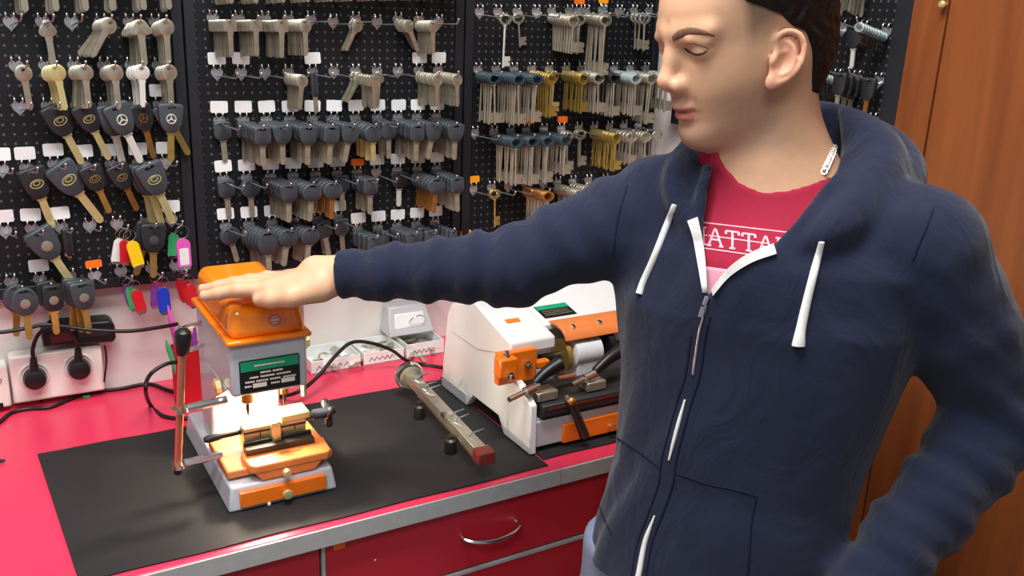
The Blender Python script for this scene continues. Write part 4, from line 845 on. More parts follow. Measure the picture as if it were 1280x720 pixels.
for i, (a, c2, n, lab) in enumerate(((388, 452, 9, 'low clear tray of metal blanks beside the upright press'), (454, 506, 8, 'low clear tray of metal blanks in the middle of the three'), (508, 556, 8, 'clear tray of blanks beside the white machine'))):
    xa, xb, ya, z, t = tray(a, c2, lab, .085, .026 if i < 2 else .03, 'clear')
    b_ = B(); xx = xa+.01
    for k_ in range(5): b_.tube([(xx, ya-.0006, z+.006), (xx+.006, ya-.0006, z+.014), (xx+.010, ya-.0006, z+.008)], .0006, 6); xx += (xb-xa-.03)/5
    part('pen_scribble', b_, 'key_black', t)
    for k_ in range(n):
        o = make_key('f', dict(shape=('round', 'square', 'club')[k_ % 3], m=('steel', 'white_metal', 'steel')[(k_+i) % 3]), '', grp, (xa+.018+(xb-xa-.036)*random.random(), ya+.018+.05*random.random(), z+.003+.0026*k_), random.uniform(0, 6.28), 0, PI/2)
        o.rotation_euler = (PI/2-.05, 0, random.uniform(0, 6.28)); o.location.z = z+.0025+.0024*k_
        o['label'] = 'loose metal key blank lying in the '+('tray beside the upright press', 'middle one of the three trays', 'tray beside the white machine')[i]; o['group'] = 'blanks in the '+lab
# clear lidded bin standing open at the back of the third tray
a = onY(490, 400, 1.62); c2 = onY(548, 395, 1.62)
t = thing('hinged_box', 'open clear box leaning on the wall above the trays', 'box', (a[0], 1.66, a[2]-.02)); zc = a[2]
b_ = B(); b_.hexa([(a[0], 1.632, CT+.036), (c2[0], 1.632, CT+.036), (c2[0], 1.686, CT+.036), (a[0], 1.686, CT+.036), (a[0]+.008, 1.655, zc+.014), (c2[0]-.014, 1.655, zc+.014), (c2[0]-.014, 1.687, zc+.014), (a[0]+.008, 1.687, zc+.014)]); part('box_shell', b_, 'm_grey', t, bevel=.003)
b_ = B(); b_.hexa([(a[0]+.014, 1.637, CT+.05), (c2[0]-.016, 1.637, CT+.05), (c2[0]-.016, 1.66, CT+.05), (a[0]+.014, 1.66, CT+.05), (a[0]+.018, 1.6475, zc), (c2[0]-.022, 1.6475, zc), (c2[0]-.022, 1.66, zc), (a[0]+.018, 1.66, zc)]); part('window_pane', b_, 'clear', t, bevel=.002)
part('wire_ring', B().torus(((a[0]+c2[0])/2+.01, 1.634, CT+.062), (0, 1, .5), .018, .0012, 28, 6), 'chrome', t)
# white carton and a small red clip behind the white machine
a = onY(742, 372, 1.6)
t = thing('carton', 'white carton with a red clip behind the white machine', 'carton', (a[0], 1.60, CT)); 
part('carton_body', B().box((a[0]-.06, 1.585, CT+.0005), (a[0]+.12, 1.675, a[2]+.012)), 'white', t, bevel=.002)
part('carton_flap', B().hexa([(a[0]-.02, 1.578, a[2]+.0125), (a[0]+.05, 1.578, a[2]+.0125), (a[0]+.05, 1.60, a[2]+.0125), (a[0]-.02, 1.60, a[2]+.0125), (a[0]-.03, 1.60, a[2]+.04), (a[0]+.03, 1.60, a[2]+.04), (a[0]+.03, 1.604, a[2]+.04), (a[0]-.03, 1.604, a[2]+.04)]), 'grey_film', t)
q = onY(768, 379, 1.58); part('red_clip', B().ball((q[0], 1.582, q[2]), .009, .008, .007, 12), 'red', t)
# ------------------------------------------------------------------ implicit surfaces for the man
def cone(p, a, b_, r1, r2):
    a = np.array(a); ab = np.array(b_)-a; t = np.clip((p-a)@ab/(ab@ab), 0, 1); return np.linalg.norm(p-a-t[:, None]*ab, axis=1)-(r1+t*(r2-r1))
def ell(p, c_, r, M3=None):
    q = p-np.array(c_)
    if M3 is not None: q = q@np.array(M3).T
    r = np.array(r); k0 = np.linalg.norm(q/r, axis=1); k1 = np.linalg.norm(q/(r*r), axis=1); return k0*(k0-1)/np.maximum(k1, 1e-9)
def smin(a, b_, k):
    h = np.clip(.5+.5*(b_-a)/k, 0, 1); return b_*(1-h)+a*h-k*h*(1-h)
def smax(a, b_, k): return -smin(-a, -b_, k)
def chain(p, pts, k=.01):
    d = None
    for (a, ra), (b_, rb) in zip(pts[:-1], pts[1:]):
        e = cone(p, a, b_, ra, rb); d = e if d is None else smin(d, e, k)
    return d
def poly2(q, V):
    """signed distance to a polygon in the plane"""
    V = np.array(V, float); n = len(V); d = np.full(len(q), 1e9); s = np.zeros(len(q), bool)
    for i in range(n):
        a, b_ = V[i], V[(i+1) % n]; e = b_-a; w_ = q-a; t = np.clip((w_@e)/(e@e), 0, 1); d = np.minimum(d, ((w_-t[:, None]*e)**2).sum(1))
        c_ = ((a[1] > q[:, 1]) != (b_[1] > q[:, 1])); x = a[0]+(q[:, 1]-a[1])/(b_[1]-a[1]+1e-12)*(b_[0]-a[0]); s ^= c_ & (q[:, 0] < x)
    return np.sqrt(d)*np.where(s, -1, 1)
def topx(p):
    a = (p-CAM)@R.T; return np.stack([640+F*a[:, 0]/a[:, 2], 360-F*a[:, 1]/a[:, 2]], 1), a[:, 2]
def sdf_mesh(fn, lo, hi, h, NB=12, margin=1.5):
    lo = np.array(lo, float); nb = np.ceil((np.array(hi)-lo)/(h*NB)).astype(int); L = h*NB
    I = np.stack(np.meshgrid(*[np.arange(n) for n in nb], indexing='ij'), -1).reshape(-1, 3)
    dc = fn(lo+(I+.5)*L); I = I[np.abs(dc) < L*.87*margin]
    g = np.stack(np.meshgrid(*[np.arange(NB+1)]*3, indexing='ij'), -1).reshape(-1, 3); G = nb*NB+1
    cid = []; cv = []; quads = []
    offs = {0: [(0, 0, 0), (0, -1, 0), (0, -1, -1), (0, 0, -1)], 1: [(0, 0, 0), (0, 0, -1), (-1, 0, -1), (-1, 0, 0)], 2: [(0, 0, 0), (-1, 0, 0), (-1, -1, 0), (0, -1, 0)]}
    key = lambda q: (q[..., 0]*(G[1]+2)+q[..., 1])*(G[2]+2)+q[..., 2]
    for s in range(0, len(I), 48):
        J = I[s:s+48]; P = (J[:, None]*NB+g[None]); V = fn(lo+P.reshape(-1, 3)*h).reshape(len(J), NB+1, NB+1, NB+1); neg = V < 0
        cn = [neg[:, a:NB+a, b_:NB+b_, c_:NB+c_] for a in (0, 1) for b_ in (0, 1) for c_ in (0, 1)]
        sm = sum(x.astype(np.int8) for x in cn); w_ = np.argwhere((sm > 0) & (sm < 8))
        if not len(w_): continue
        B_, ijk = w_[:, 0], w_[:, 1:]; base = J[B_]*NB+ijk
        co = {}
        for a in (0, 1):
            for b_ in (0, 1):
                for c_ in (0, 1): co[a, b_, c_] = V[B_, ijk[:, 0]+a, ijk[:, 1]+b_, ijk[:, 2]+c_]
        acc = np.zeros((len(w_), 3)); cnt = np.zeros(len(w_))
        for ax in range(3):
            for u_ in (0, 1):
                for v_ in (0, 1):
                    k0 = [u_, v_]; k0.insert(ax, 0); k1 = list(k0); k1[ax] = 1; va, vb = co[tuple(k0)], co[tuple(k1)]; x = (va < 0) != (vb < 0)
                    t = np.where(x, va/(va-vb+1e-20), 0); p = np.tile(np.array(k0, float), (len(w_), 1)); p[:, ax] = t; acc += p*x[:, None]; cnt += x
        cid.append(key(base)); cv.append(lo+(base+acc/cnt[:, None])*h)
        for ax in range(3):
            sl = [slice(0, NB)]*3; s2 = list(sl); s2[ax] = slice(1, NB+1); A = neg[(slice(None), *sl)]; Bn = neg[(slice(None), *s2)]; e = np.argwhere(A != Bn)
            if not len(e): continue
            base = J[e[:, 0]]*NB+e[:, 1:]; fl = A[e[:, 0], e[:, 1], e[:, 2], e[:, 3]]
            q = np.stack([key(base+np.array(o)) for o in offs[ax]], 1); q[~fl] = q[~fl][:, ::-1]; quads.append(q)
    cid = np.concatenate(cid); cv = np.concatenate(cv); o = np.argsort(cid); cid, cv = cid[o], cv[o]
    q = np.concatenate(quads); ix = np.searchsorted(cid, q); ix = np.minimum(ix, len(cid)-1); ok = (cid[ix] == q).all(1)
    return cv, ix[ok]
def relax(v, q, n=2, lam=.5):
    e = np.concatenate([q[:, [0, 1]], q[:, [1, 2]], q[:, [2, 3]], q[:, [3, 0]]])
    for _ in range(n):
        acc = np.zeros_like(v); cnt = np.zeros(len(v)); np.add.at(acc, e[:, 0], v[e[:, 1]]); np.add.at(cnt, e[:, 0], 1); np.add.at(acc, e[:, 1], v[e[:, 0]]); np.add.at(cnt, e[:, 1], 1)
        v = v+(acc/np.maximum(cnt, 1)[:, None]-v)*lam
    return v
def smesh(name, v, q, m, parent, col=None):
    me = bpy.data.meshes.new(name); me.from_pydata(v.tolist(), [], q.tolist()); me.validate(); me.shade_smooth(); me.materials.append(M[m])
    if col is not None:
        a = me.color_attributes.new('Col', 'FLOAT_COLOR', 'POINT'); a.data.foreach_set('color', np.concatenate([col, np.ones((len(col), 1))], 1).astype(np.float32).ravel())
    o = bpy.data.objects.new(name, me); C.objects.link(o); o.parent = parent; o.matrix_parent_inverse = Matrix.Translation(parent.location).inverted() if parent.type == 'EMPTY' else Matrix(); return o
def bvh_of(v, q): return BVHTree.FromPolygons(v.tolist(), q.tolist())
def cast(bv, px, py, off=0., zdef=None):
    d = ray(px, py); L = np.linalg.norm(d); hit = bv.ray_cast(Vector(CAM), Vector(d/L)); 
    if hit[0] is None: return None if zdef is None else CAM+d*zdef
    return np.array(hit[0])-d/L*off
# frames of the head and trunk
hf = np.array([R[2][0], R[2][1], 0]); hf /= np.linalg.norm(hf); hr = np.array([hf[1], -hf[0], 0]); ez = np.array([0, 0, 1.])
ya, pt = math.radians(23), math.radians(16)
Fh = -hr*math.cos(ya)-hf*math.sin(ya); HF = Fh*math.cos(pt)-ez*math.sin(pt); HU = ez*math.cos(pt)+Fh*math.sin(pt); HS = np.cross(HU, HF)
HO = W(940, 62, 1.06); HM = np.array([HF, HS, HU])
H = lambda f_, s_, u_: HO+HF*f_+HS*s_+HU*u_
tu = np.array([-.105, -.098, -.09, -.08, -.07, -.06, -.05, -.04, -.03, -.02, -.005, .01, .027, .04, .05, .066, .08, .10, .12, .135, .146, .15])
tf = np.array([.066, .080, .091, .098, .1025, .1005, .1015, .103, .105, .1055, .104, .1015, .0995, .1035, .1045, .1015, .096, .085, .067, .045, .018, .003])
tb = np.array([.01, .0, -.015, -.035, -.05, -.06, -.07, -.078, -.084, -.088, -.093, -.096, -.098, -.1, -.1, -.099, -.095, -.085, -.067, -.046, -.02, -.004])
tw = np.array([.020, .029, .036, .043, .049, .0535, .0575, .0615, .065, .068, .0705, .072, .0725, .073, .074, .0755, .0755, .0725, .063, .050, .030, .012])
_du = np.linspace(tu[0], tu[-1], 256); _k = np.exp(-.5*((np.arange(-14, 15)*(_du[1]-_du[0]))/.0045)**2); _k /= _k.sum()
def _sm(t_):
    y = np.interp(_du, tu, t_); z = np.convolve(np.pad(y, 14, mode='edge'), _k, 'valid'); e_ = np.clip((tu[-1]-_du)/.02, 0, 1); return z*e_+y*(1-e_)
tf, tb, tw = _sm(tf), _sm(tb), _sm(tw); tu = _du
def loft(q, off=0.):
    u_ = q[:, 2]; uc = np.clip(u_, tu[0], tu[-1]); fr, bk_, w_ = (np.interp(uc, tu, t_)+off for t_ in (tf, tb, tw)); bk_ = bk_-2*off
    fc = .005; a = np.where(q[:, 0] > fc, np.maximum(fr-fc, .004), np.maximum(fc-bk_, .004)); ex = 2.25
    qq = (np.abs((q[:, 0]-fc)/a)**ex+np.abs(q[:, 1]/w_)**ex)**(1/ex)
    rr_ = np.hypot(q[:, 0]-fc, q[:, 1]); d = np.where(qq > 1, rr_*(1-1/np.maximum(qq, 1)), (qq-1)*np.minimum(a, w_)); d = np.maximum(d, u_-(tu[-1]+off)) ; return np.maximum(d, tu[0]-off-u_)
e1 = np.array([-.48, .0, .877]); e2 = np.array([.86, -.22, .46]); e2 -= e1*(e1@e2); e2 /= np.linalg.norm(e2); e3 = np.cross(e1, e2)
if e3[1] < 0: e3 = -e3
EM = np.array([e1, e2, e3])
def ear(q, sgn):
    q = q.copy(); q[:, 1] *= sgn; c_ = np.array([.017, .0775, -.002]); l = (q-c_)@EM.T
    rim = []
    for i in range(15):
        a = math.radians(65-i*20.5); rr = .0018+.0012*math.sin(i/14*PI)
        rim.append((np.array([.0265*math.cos(a-PI/2*0)*1.0, .0, 0]), rr))
    pts = []
    for i in range(14):
        a = math.radians(-62+i*(-17.5)) ; pts.append((np.array([.0278*math.sin(-a-PI/2+PI) if 0 else .0, 0, 0]), .003))
    # helix: from the front root over the top, down the back to the lobe (l: along, forward, out)
    hp = [tuple(x) for x in spline([(.010, .011, -.003), (.020, .0145, .0015), (.0275, .009, .004), (.0295, .000, .0055), (.0265, -.009, .007), (.017, -.0155, .008), (.004, -.0175, .008), (-.009, -.0145, .007), (-.019, -.008, .005), (-.0255, .000, .003)], 3)]
    d = chain(l, [(p, .0030) for p in hp], .002)
    pl = ell(l, (-.001, -.002, .0005), (.0285, .0165, .0044)); d = smin(d, pl, .003)
    ah = chain(l, [(tuple(x), .0027) for x in spline([(.019, .003, .003), (.014, -.005, .0048), (.004, -.0095, .0060), (-.008, -.0085, .0058), (-.0155, -.001, .004)], 4)], .002); d = smin(d, ah, .003)
    d = smax(d, -ell(l, (-.003, .0015, .0070), (.0115, .0070, .0085)), .002)
    d = smax(d, -ell(l, (.0105, .006, .0060), (.0070, .0050, .0045)), .002)
    d = smin(d, ell(l, (-.026, .006, .001), (.0085, .0075, .0042)), .005)
    d = smin(d, ell(l, (-.004, .0125, .002), (.0055, .003, .004)), .004)   # tragus
    return d
def face(q):
    """q in head coordinates"""
    d = loft(q); s_ = np.abs(q[:, 1]); m = np.stack([q[:, 0], s_, q[:, 2]], 1)
    d = smin(d, ell(q, (.083, 0, -.076), (.020, .021, .016)), .018)                # chin
    d = smin(d, cone(m, (.0985, .010, .0425), (.083, .046, .045), .0075, .007), .014)  # brow ridge
    d = smax(d, -ell(m, (.1115, .030, .024), (.016, .016, .0105)), .012)          # eye socket
    d = smin(d, ell(m, (.0845, .0325, .0245), (.0140, .0150, .0132)), .003)        # closed lid over the eyeball
    d = smin(d, chain(m, [((.0995, .016, .0375), .004), ((.0985, .032, .0385), .004), ((.087, .047, .034), .004)], .004), .007)
    n = chain(q, [((.0985, 0, .040), .0068), ((.1035, 0, .020), .0082), ((.1170, 0, -.0035), .0098)], .012)
    n = smin(n, cone(q, (.1165, 0, -.006), (.1035, 0, -.0185), .0085, .0075), .006)
    n = smin(n, ell(m, (.1085, .0125, -.0105), (.0105, .0072, .0085)), .006)
    d = smin(d, n, .010)
    d = smax(d, -ell(m, (.1145, .0065, -.0185), (.0058, .0034, .0045)), .002)
    w_ = q.copy(); w_[:, 0] = w_[:, 0]+11*q[:, 1]**2
    d = smin(d, ell(w_, (.1005, 0, -.0365), (.0115, .0245, .0065)), .006)
    d = smin(d, ell(w_, (.0985, 0, -.0490), (.0105, .0205, .0068)), .005)
    d = smax(d, -ell(w_, (.1135, 0, -.0432), (.0140, .0235, .0011)), .0025)
    d = smax(d, -ell(w_, (.1130, 0, -.0600), (.0105, .016, .0035)), .006)
    for sg in (1, -1): d = smin(d, ear(q, sg), .004)
    return d
neck0, neck1 = H(-.012, 0, -.055), W(968, 238, 1.125)
SHR, SHL = W(818, 262, 1.185), W(1151, 312, 1.055)
ELR, WRR = W(640, 333, 1.19), np.array([.402, 1.108, 1.195])
ELL, WRL = W(1250, 522, 1.11), W(1080, 742, 1.08)
# the hand that rests on the machine cover
TOPZ = 1.155
def hand_pts(wr, d_, l_, z_, drops, thumb):
    """wrist, finger direction, thumb-side direction, up; gives finger chains and palm"""
    ch = []
    for i, (off, k_) in enumerate(((.027, .96), (.009, 1.06), (-.009, 1.0), (-.026, .80))):
        K = wr+d_*(.090-.006*abs(i-1))+l_*off; fan = l_*(.010*(1.2-i)); a = K+z_*drops[0]; b_ = K+d_*.044*k_+fan*.4+z_*drops[1]; c_ = K+d_*.070*k_+fan*.65+z_*drops[2]; e = K+d_*.089*k_+fan*.8+z_*drops[3]
        ch.append([(a, .0105), (b_, .0094-.0008*(i == 3)), (c_, .0084-.0008*(i == 3)), (e, .0072-.0006*(i == 3))])
    th = [(wr+d_*.02+l_*.022+z_*thumb[0], .0155), (wr+d_*.050+l_*.040+z_*thumb[1], .0132), (wr+d_*.076+l_*.043+z_*thumb[2], .0110), (wr+d_*.094+l_*.037+z_*thumb[3], .0092)]
    return ch, th
dR = np.array([.262, 1.222, 0])-np.array([WRR[0], WRR[1], 0]); LR = np.linalg.norm(dR); dR = dR/LR; lR = np.array([dR[1]*-1, dR[0], 0])
if lR[1] > 0: lR = -lR
FR, TR = hand_pts(np.array([WRR[0], WRR[1], TOPZ]), dR, lR, ez, (.0215, .0185, .0125, .0078), (.026, .0185, .0135, .0095))
dL = W(985, 800, 1.02)-WRL; dL /= np.linalg.norm(dL); lL = np.cross(dL, R[2]); lL /= np.linalg.norm(lL); zL = np.cross(lL, dL)
FL_, TL_ = hand_pts(WRL, dL, lL, zL, (0, -.002, -.008, -.016), (0, -.004, -.008, -.012))
def hand(p, wr, ch, th, d_, l_, z_, zc):
    k0 = [c_[0][0] for c_ in ch]; d = cone(p, wr, wr+d_*.03, .026, .024)
    for i, K in enumerate(k0): d = smin(d, cone(p, wr+d_*.018+l_*(.012-.008*i)+z_*zc, K, .0185, .0125), .012)
    d = smin(d, cone(p, th[0][0], th[1][0], .0175, .0135), .014); d = smin(d, chain(p, th[1:], .004), .006)
    for c_ in ch: d = smin(d, chain(p, c_, .004), .0045)
    return d
def body(p):
    d = np.full(len(p), 1.0); q = (p-HO)@HM.T
    m = (np.abs(q) < np.array([.2, .16, .24])).all(1)
    if m.any(): d[m] = face(q[m])
    e = cone(p, neck0, neck1, .058, .063); e = smin(e, cone(p, H(.035, 0, -.075), W(945, 245, 1.13), .030, .045), .03); d = smin(d, e, .015)
    e = smin(cone(p, SHR*.8+SHL*.2, SHL*.8+SHR*.2, .055, .055), cone(p, neck1, W(925, 420, 1.13), .07, .08), .05); d = smin(d, e, .05)
    e = smin(cone(p, SHR, ELR, .045, .034), cone(p, ELR, WRR, .034, .0225), .02)
    e = smin(e, smin(cone(p, SHL, ELL, .045, .034), cone(p, ELL, WRL, .034, .024), .02), .02); d = smin(d, e, .03)
    for wr, ch, th, d_, l_, z_, zc in ((WRR, FR, TR, dR, lR, ez, -.008), (WRL, FL_, TL_, dL, lL, zL, 0)):
        m = np.linalg.norm(p-(wr+d_*.09), axis=1) < .2
        if m.any(): d[m] = smin(d[m], hand(p[m], wr, ch, th, d_, l_, z_, zc), .008)
    return d
man = thing('person', 'dark-haired person in a navy zip hoodie resting a hand on the orange press', 'person', (*W(885, 700, 1.2)[:2], 0))
bv_, bq = sdf_mesh(body, (.1, .3, .84), (1.15, 1.5, 1.72), .0021, margin=2.2)
bv_ = relax(bv_, bq, 1, .3)
hq = (bv_-HO)@HM.T
base = np.array(S(214, 168, 134)); col = np.tile(base, (len(bv_), 1))
def blend(colr, w_): 
    global col
    w_ = np.clip(w_, 0, 1)[:, None]; col = col*(1-w_)+np.array(S(*colr))*w_
near = np.linalg.norm(hq, axis=1) < .2
sg = lambda x, a, b_: np.clip((x-a)/(b_-a), 0, 1)
# stubble on jaw, chin and lip; the clipped sides; lips; warm nose and ears
jaw = near*sg(hq[:, 2], -.010, -.035)*sg(hq[:, 0], .0, .025)*(1-sg(hq[:, 0]-.25*(hq[:, 2]+.05)-.4*np.abs(hq[:, 1]), .050, .078)*sg(hq[:, 2], -.066, -.054))*sg(hq[:, 2], -.112, -.095)
blend((165, 134, 116), jaw*.55)
mus = near*sg(hq[:, 2], -.020, -.025)*sg(-hq[:, 2], .036, .030)*0+near*np.exp(-((hq[:, 2]+.0275)/.007)**2)*(np.abs(hq[:, 1]) < .028)*(hq[:, 0] > .085)
blend((160, 128, 110), mus*.6)
fade = near*sg(hq[:, 2]-.55*(.045-hq[:, 0]), .012, .040)*sg(.055-hq[:, 0], .0, .012)*(hq[:, 2] < .12); blend((120, 104, 86), fade*.75)
lip = near*((hq[:, 0]+11*hq[:, 1]**2) > .1035)*np.maximum(np.exp(-((hq[:, 2]+.0395)/.0036)**4), np.exp(-((hq[:, 2]+.0485)/.0052)**4))*(np.abs(hq[:, 1]) < .0225); blend((196, 108, 104), lip*.85)
blend((222, 150, 132), near*np.exp(-((np.linalg.norm(hq-np.array([.118, 0, -.006]), axis=1))/.016)**2)*.35)
earm = near*(np.abs(hq[:, 1]) > .0775)*(hq[:, 0] > -.03)*(hq[:, 0] < .05)*(np.abs(hq[:, 2]) < .045); blend((226, 160, 136), earm*.6)
ZTS = None
bo = smesh('body', bv_, bq, 'skin', man, col)
BB = bvh_of(bv_, bq)
# nails of the resting hand
for ch in FR:
    e, c_ = ch[3][0], ch[2][0]; a = (e-c_)/np.linalg.norm(e-c_); q = e+a*.001+ez*.0055
    nb = B(); nb.ball((0, 0, 0), .0062, .0046, .0022, 12); o = part('fingernail', nb, mat('nail', S(232, 186, 170), .3), bo) if 'nail' not in bpy.data.materials else part('fingernail', nb, bpy.data.materials['nail'], bo)
    o.location = tuple(q); o.rotation_euler = (0, .25, math.atan2(a[1], a[0]))
# hair
def hair(p):
    q = (p-HO)@HM.T; n = .0016*np.sin(q[:, 0]*310+2.1*np.sin(q[:, 2]*170))*np.sin(q[:, 2]*90+q[:, 1]*210)
    k1 = 1.085; c1 = np.array([0, 0, .035]); d = loft((q-c1)/k1+c1)*k1-n-.004*sg(q[:, 2], .06, .12)*sg(-q[:, 2], -.15, -.12)
    k_ = poly2(q[:, [0, 2]], HAIRLINE); return smax(smax(d, k_, .006), -(loft(q, -.004)), .002)
_h = []
for px, py in ((905, -30), (928, 2), (950, 10), (968, 18), (984, 33), (1000, 38), (1011, 62), (1016, 90), (1019, 116)):
    d_ = ray(px, py); o_ = HO+HS*.062; t_ = ((o_-CAM)@HS)/(d_@HS); p_ = CAM+d_*t_-HO; _h.append((p_@HF, p_@HU))
HAIRLINE = [(.085, .118), (.070, .108)]+_h[:]+[(_h[-1][0]-.02, _h[-1][1]-.012), (-.15, _h[-1][1]-.005), (-.16, .2), (.11, .2)]
hv, hqd = sdf_mesh(hair, HO-.2, HO+.2, .0028, margin=2.4); ho = smesh('hair', hv, hqd, 'hair', man)
# brows, lashes
def surf_tube(name, pxs, rs, m, bv, off, parent, n=5, seg=10, flat=1.):
    P = [cast(bv, x, y, off) for x, y in spline2(pxs, n)]; P = [p for p in P if p is not None]; k_ = len(P)
    rr = [float(np.interp(i/(k_-1), np.linspace(0, 1, len(rs)), rs)) for i in range(k_)]
    return part(name, B().tube(P, rr, seg, flat=flat, upv=-R[2]), m, parent, angle=70)
def spline2(pts, n): return [tuple(x[:2]) for x in spline([(a, b_, 0) for a, b_ in pts], n)]
surf_tube('eyebrow', [(841, 48), (850, 42.5), (862, 39), (877, 40), (893, 45)], [.0030, .0046, .0042, .0028, .001], 'brow', BB, .0, bo, flat=.35)
surf_tube('eyelash', [(855, 60), (862, 65), (870, 68), (879, 66.5), (884, 63)], [.0007, .0013, .0014, .0012, .0006], 'lash', BB, .0, bo)
surf_tube('lid_crease', [(857, 55), (866, 54), (877, 57), (886, 61)], [.0004, .0007, .0007, .0004], 'brow', BB, -.0001, bo)
# ------------------------------------------------------------------ clothes
tc_ = [(neck1+np.array([0, 0, .03]), .06, .06), (W(968, 262, 1.13), .125, .078), (W(966, 310, 1.13), .178, .104), (W(955, 380, 1.145), .187, .118), (W(943, 470, 1.17), .170, .118), (W(918, 580, 1.205), .155, .116), (W(897, 660, 1.225), .160, .116), (W(885, 730, 1.24), .163, .118), (W(872, 800, 1.265), .165, .12)]
tz = np.array([t_[0][2] for t_ in tc_])[::-1]; tcx = np.array([t_[0] for t_ in tc_])[::-1]; ta = np.array([t_[1] for t_ in tc_])[::-1]; tbb = np.array([t_[2] for t_ in tc_])[::-1]
yt = math.radians(24); TN = -hf*math.cos(yt)-hr*math.sin(yt); TS = np.cross(TN, ez)   # trunk facing, trunk side
def trunk(p, off=0., zlo=None):
    z_ = np.clip(p[:, 2], tz[0], tz[-1]); cx_ = np.interp(z_, tz, tcx[:, 0]); cy_ = np.interp(z_, tz, tcx[:, 1]); a = np.interp(z_, tz, ta)+off; b_ = np.interp(z_, tz, tbb)+off
    dx = np.stack([p[:, 0]-cx_, p[:, 1]-cy_], 1); s_ = dx@TS[:2]; n_ = dx@TN[:2]; e_ = 2.35
    qq = (np.abs(s_/a)**e_+np.abs(n_/b_)**e_)**(1/e_); d = np.where(qq > 1, np.hypot(s_, n_)*(1-1/np.maximum(qq, 1)), (qq-1)*np.minimum(a, b_)); return smax(np.maximum(d, p[:, 2]-tz[-1]), (tz[0] if zlo is None else zlo)-p[:, 2], .01)
def core(p, off=0.):
    d = trunk(p, off); d = smin(d, cone(p, SHR*.88+SHL*.12, SHL*.87+SHR*.13, .070+off, .068+off), .05)
    return smin(d, cone(p, neck1-ez*.01, W(952, 330, 1.12), .086+off, .095+off), .05)
def neckshape(p):
    e = cone(p, neck0, neck1, .058, .063); return smin(e, cone(p, H(.035, 0, -.075), W(945, 245, 1.13), .030, .045), .03)
def tshirt(p):
    d = smin(core(p, -.013), neckshape(p)-.0125, .02)
    q, z_ = topx(p); k_ = poly2(q, [(880, 60), (893, 150), (899, 196), (907, 210), (927, 229), (955, 239.5), (985, 237), (1012, 229), (1047, 212), (1075, 150), (1080, 60)])*z_/F
    return smax(d, -k_, .004)
tv, tq = sdf_mesh(tshirt, (.5, .45, .9), (1.2, 1.15, 1.52), .0035); tv = relax(tv, tq, 2, .5); ts = smesh('tshirt', tv, tq, 'tshirt', man); TB = bvh_of(tv, tq)
def folds(p, a, b_, amp, fr, ph=0.):
    ab = b_-a; L = np.linalg.norm(ab); ab = ab/L; w_ = p-a; t_ = w_@ab; r_ = w_-t_[:, None]*ab; s_ = r_@R[1]; c_ = r_@R[0]
    return amp*(np.sin(fr*t_+28*s_+ph+1.6*np.sin(17*t_+22*c_))+.5*np.sin(fr*1.9*t_-34*s_+ph*2))*np.exp(-((t_-L*.5)/(L*.62))**4)
CUF = WRR+(ELR-WRR)/np.linalg.norm(ELR-WRR)*.001
V_POLY = [(895, 120), (897, 190), (886, 228), (879, 282), (880, 352), (884.5, 374), (892, 362), (925, 329), (968, 306), (996, 276), (1022, 242), (1046, 214), (1052, 185), (1046, 120)]
strands = [
    [(W(1022, 150, 1.19), .022), (W(1062, 172, 1.14), .034), (W(1092, 205, 1.09), .038), (W(1072, 258, 1.045), .034), (W(1034, 290, 1.02), .020), (W(992, 312, 1.028), .006)],
    [(W(1048, 172, 1.22), .034), (W(1095, 195, 1.17), .040), (W(1120, 222, 1.12), .034), (W(1098, 262, 1.07), .030), (W(1050, 300, 1.035), .018), (W(1000, 322, 1.035), .006)],
    [(W(1044, 156, 1.16), .010), (W(1064, 196, 1.10), .014), (W(1052, 240, 1.06), .014), (W(1018, 284, 1.04), .010), (W(978, 308, 1.035), .005)],
    [(W(862, 196, 1.20), .022), (W(856, 220, 1.155), .020), (W(860, 250, 1.115), .016), (W(869, 280, 1.085), .007)],
    [(W(886, 196, 1.18), .012), (W(879, 224, 1.135), .011), (W(876, 256, 1.10), .009), (W(877, 284, 1.08), .005)],
    [(W(905, 185, 1.26), .030), (W(960, 170, 1.27), .040), (W(1030, 168, 1.25), .040), (W(1090, 195, 1.19), .032)]]
cv_, cq_ = sdf_mesh(core, (.45, .4, .9), (1.25, 1.2, 1.56), .010); KB = bvh_of(cv_, cq_)
def oncore(x, y, off): q = cast(KB, x, y, off); return q if q is not None else W(x, y, 1.15)
def smooth_strand(st, n=5):
    s_ = spline([(*p, r) for p, r in st], n); return [(q[:3], max(float(q[3]), .003)) for q in s_]
strands[3] = [(W(866, 186, 1.20), .018)]+[(oncore(x, y, o_), r) for x, y, o_, r in ((850, 205, .006, .014), (843, 228, .006, .013), (846, 250, .005, .012), (856, 270, .003, .010), (866, 288, .0, .006))]
strands[4] = [(W(896, 190, 1.17), .010)]+[(oncore(x, y, o_), r) for x, y, o_, r in ((888, 215, .004, .009), (880, 245, .003, .009), (875, 270, .002, .007), (874, 290, .0, .004))]
strands = [smooth_strand(s_) for s_ in strands]
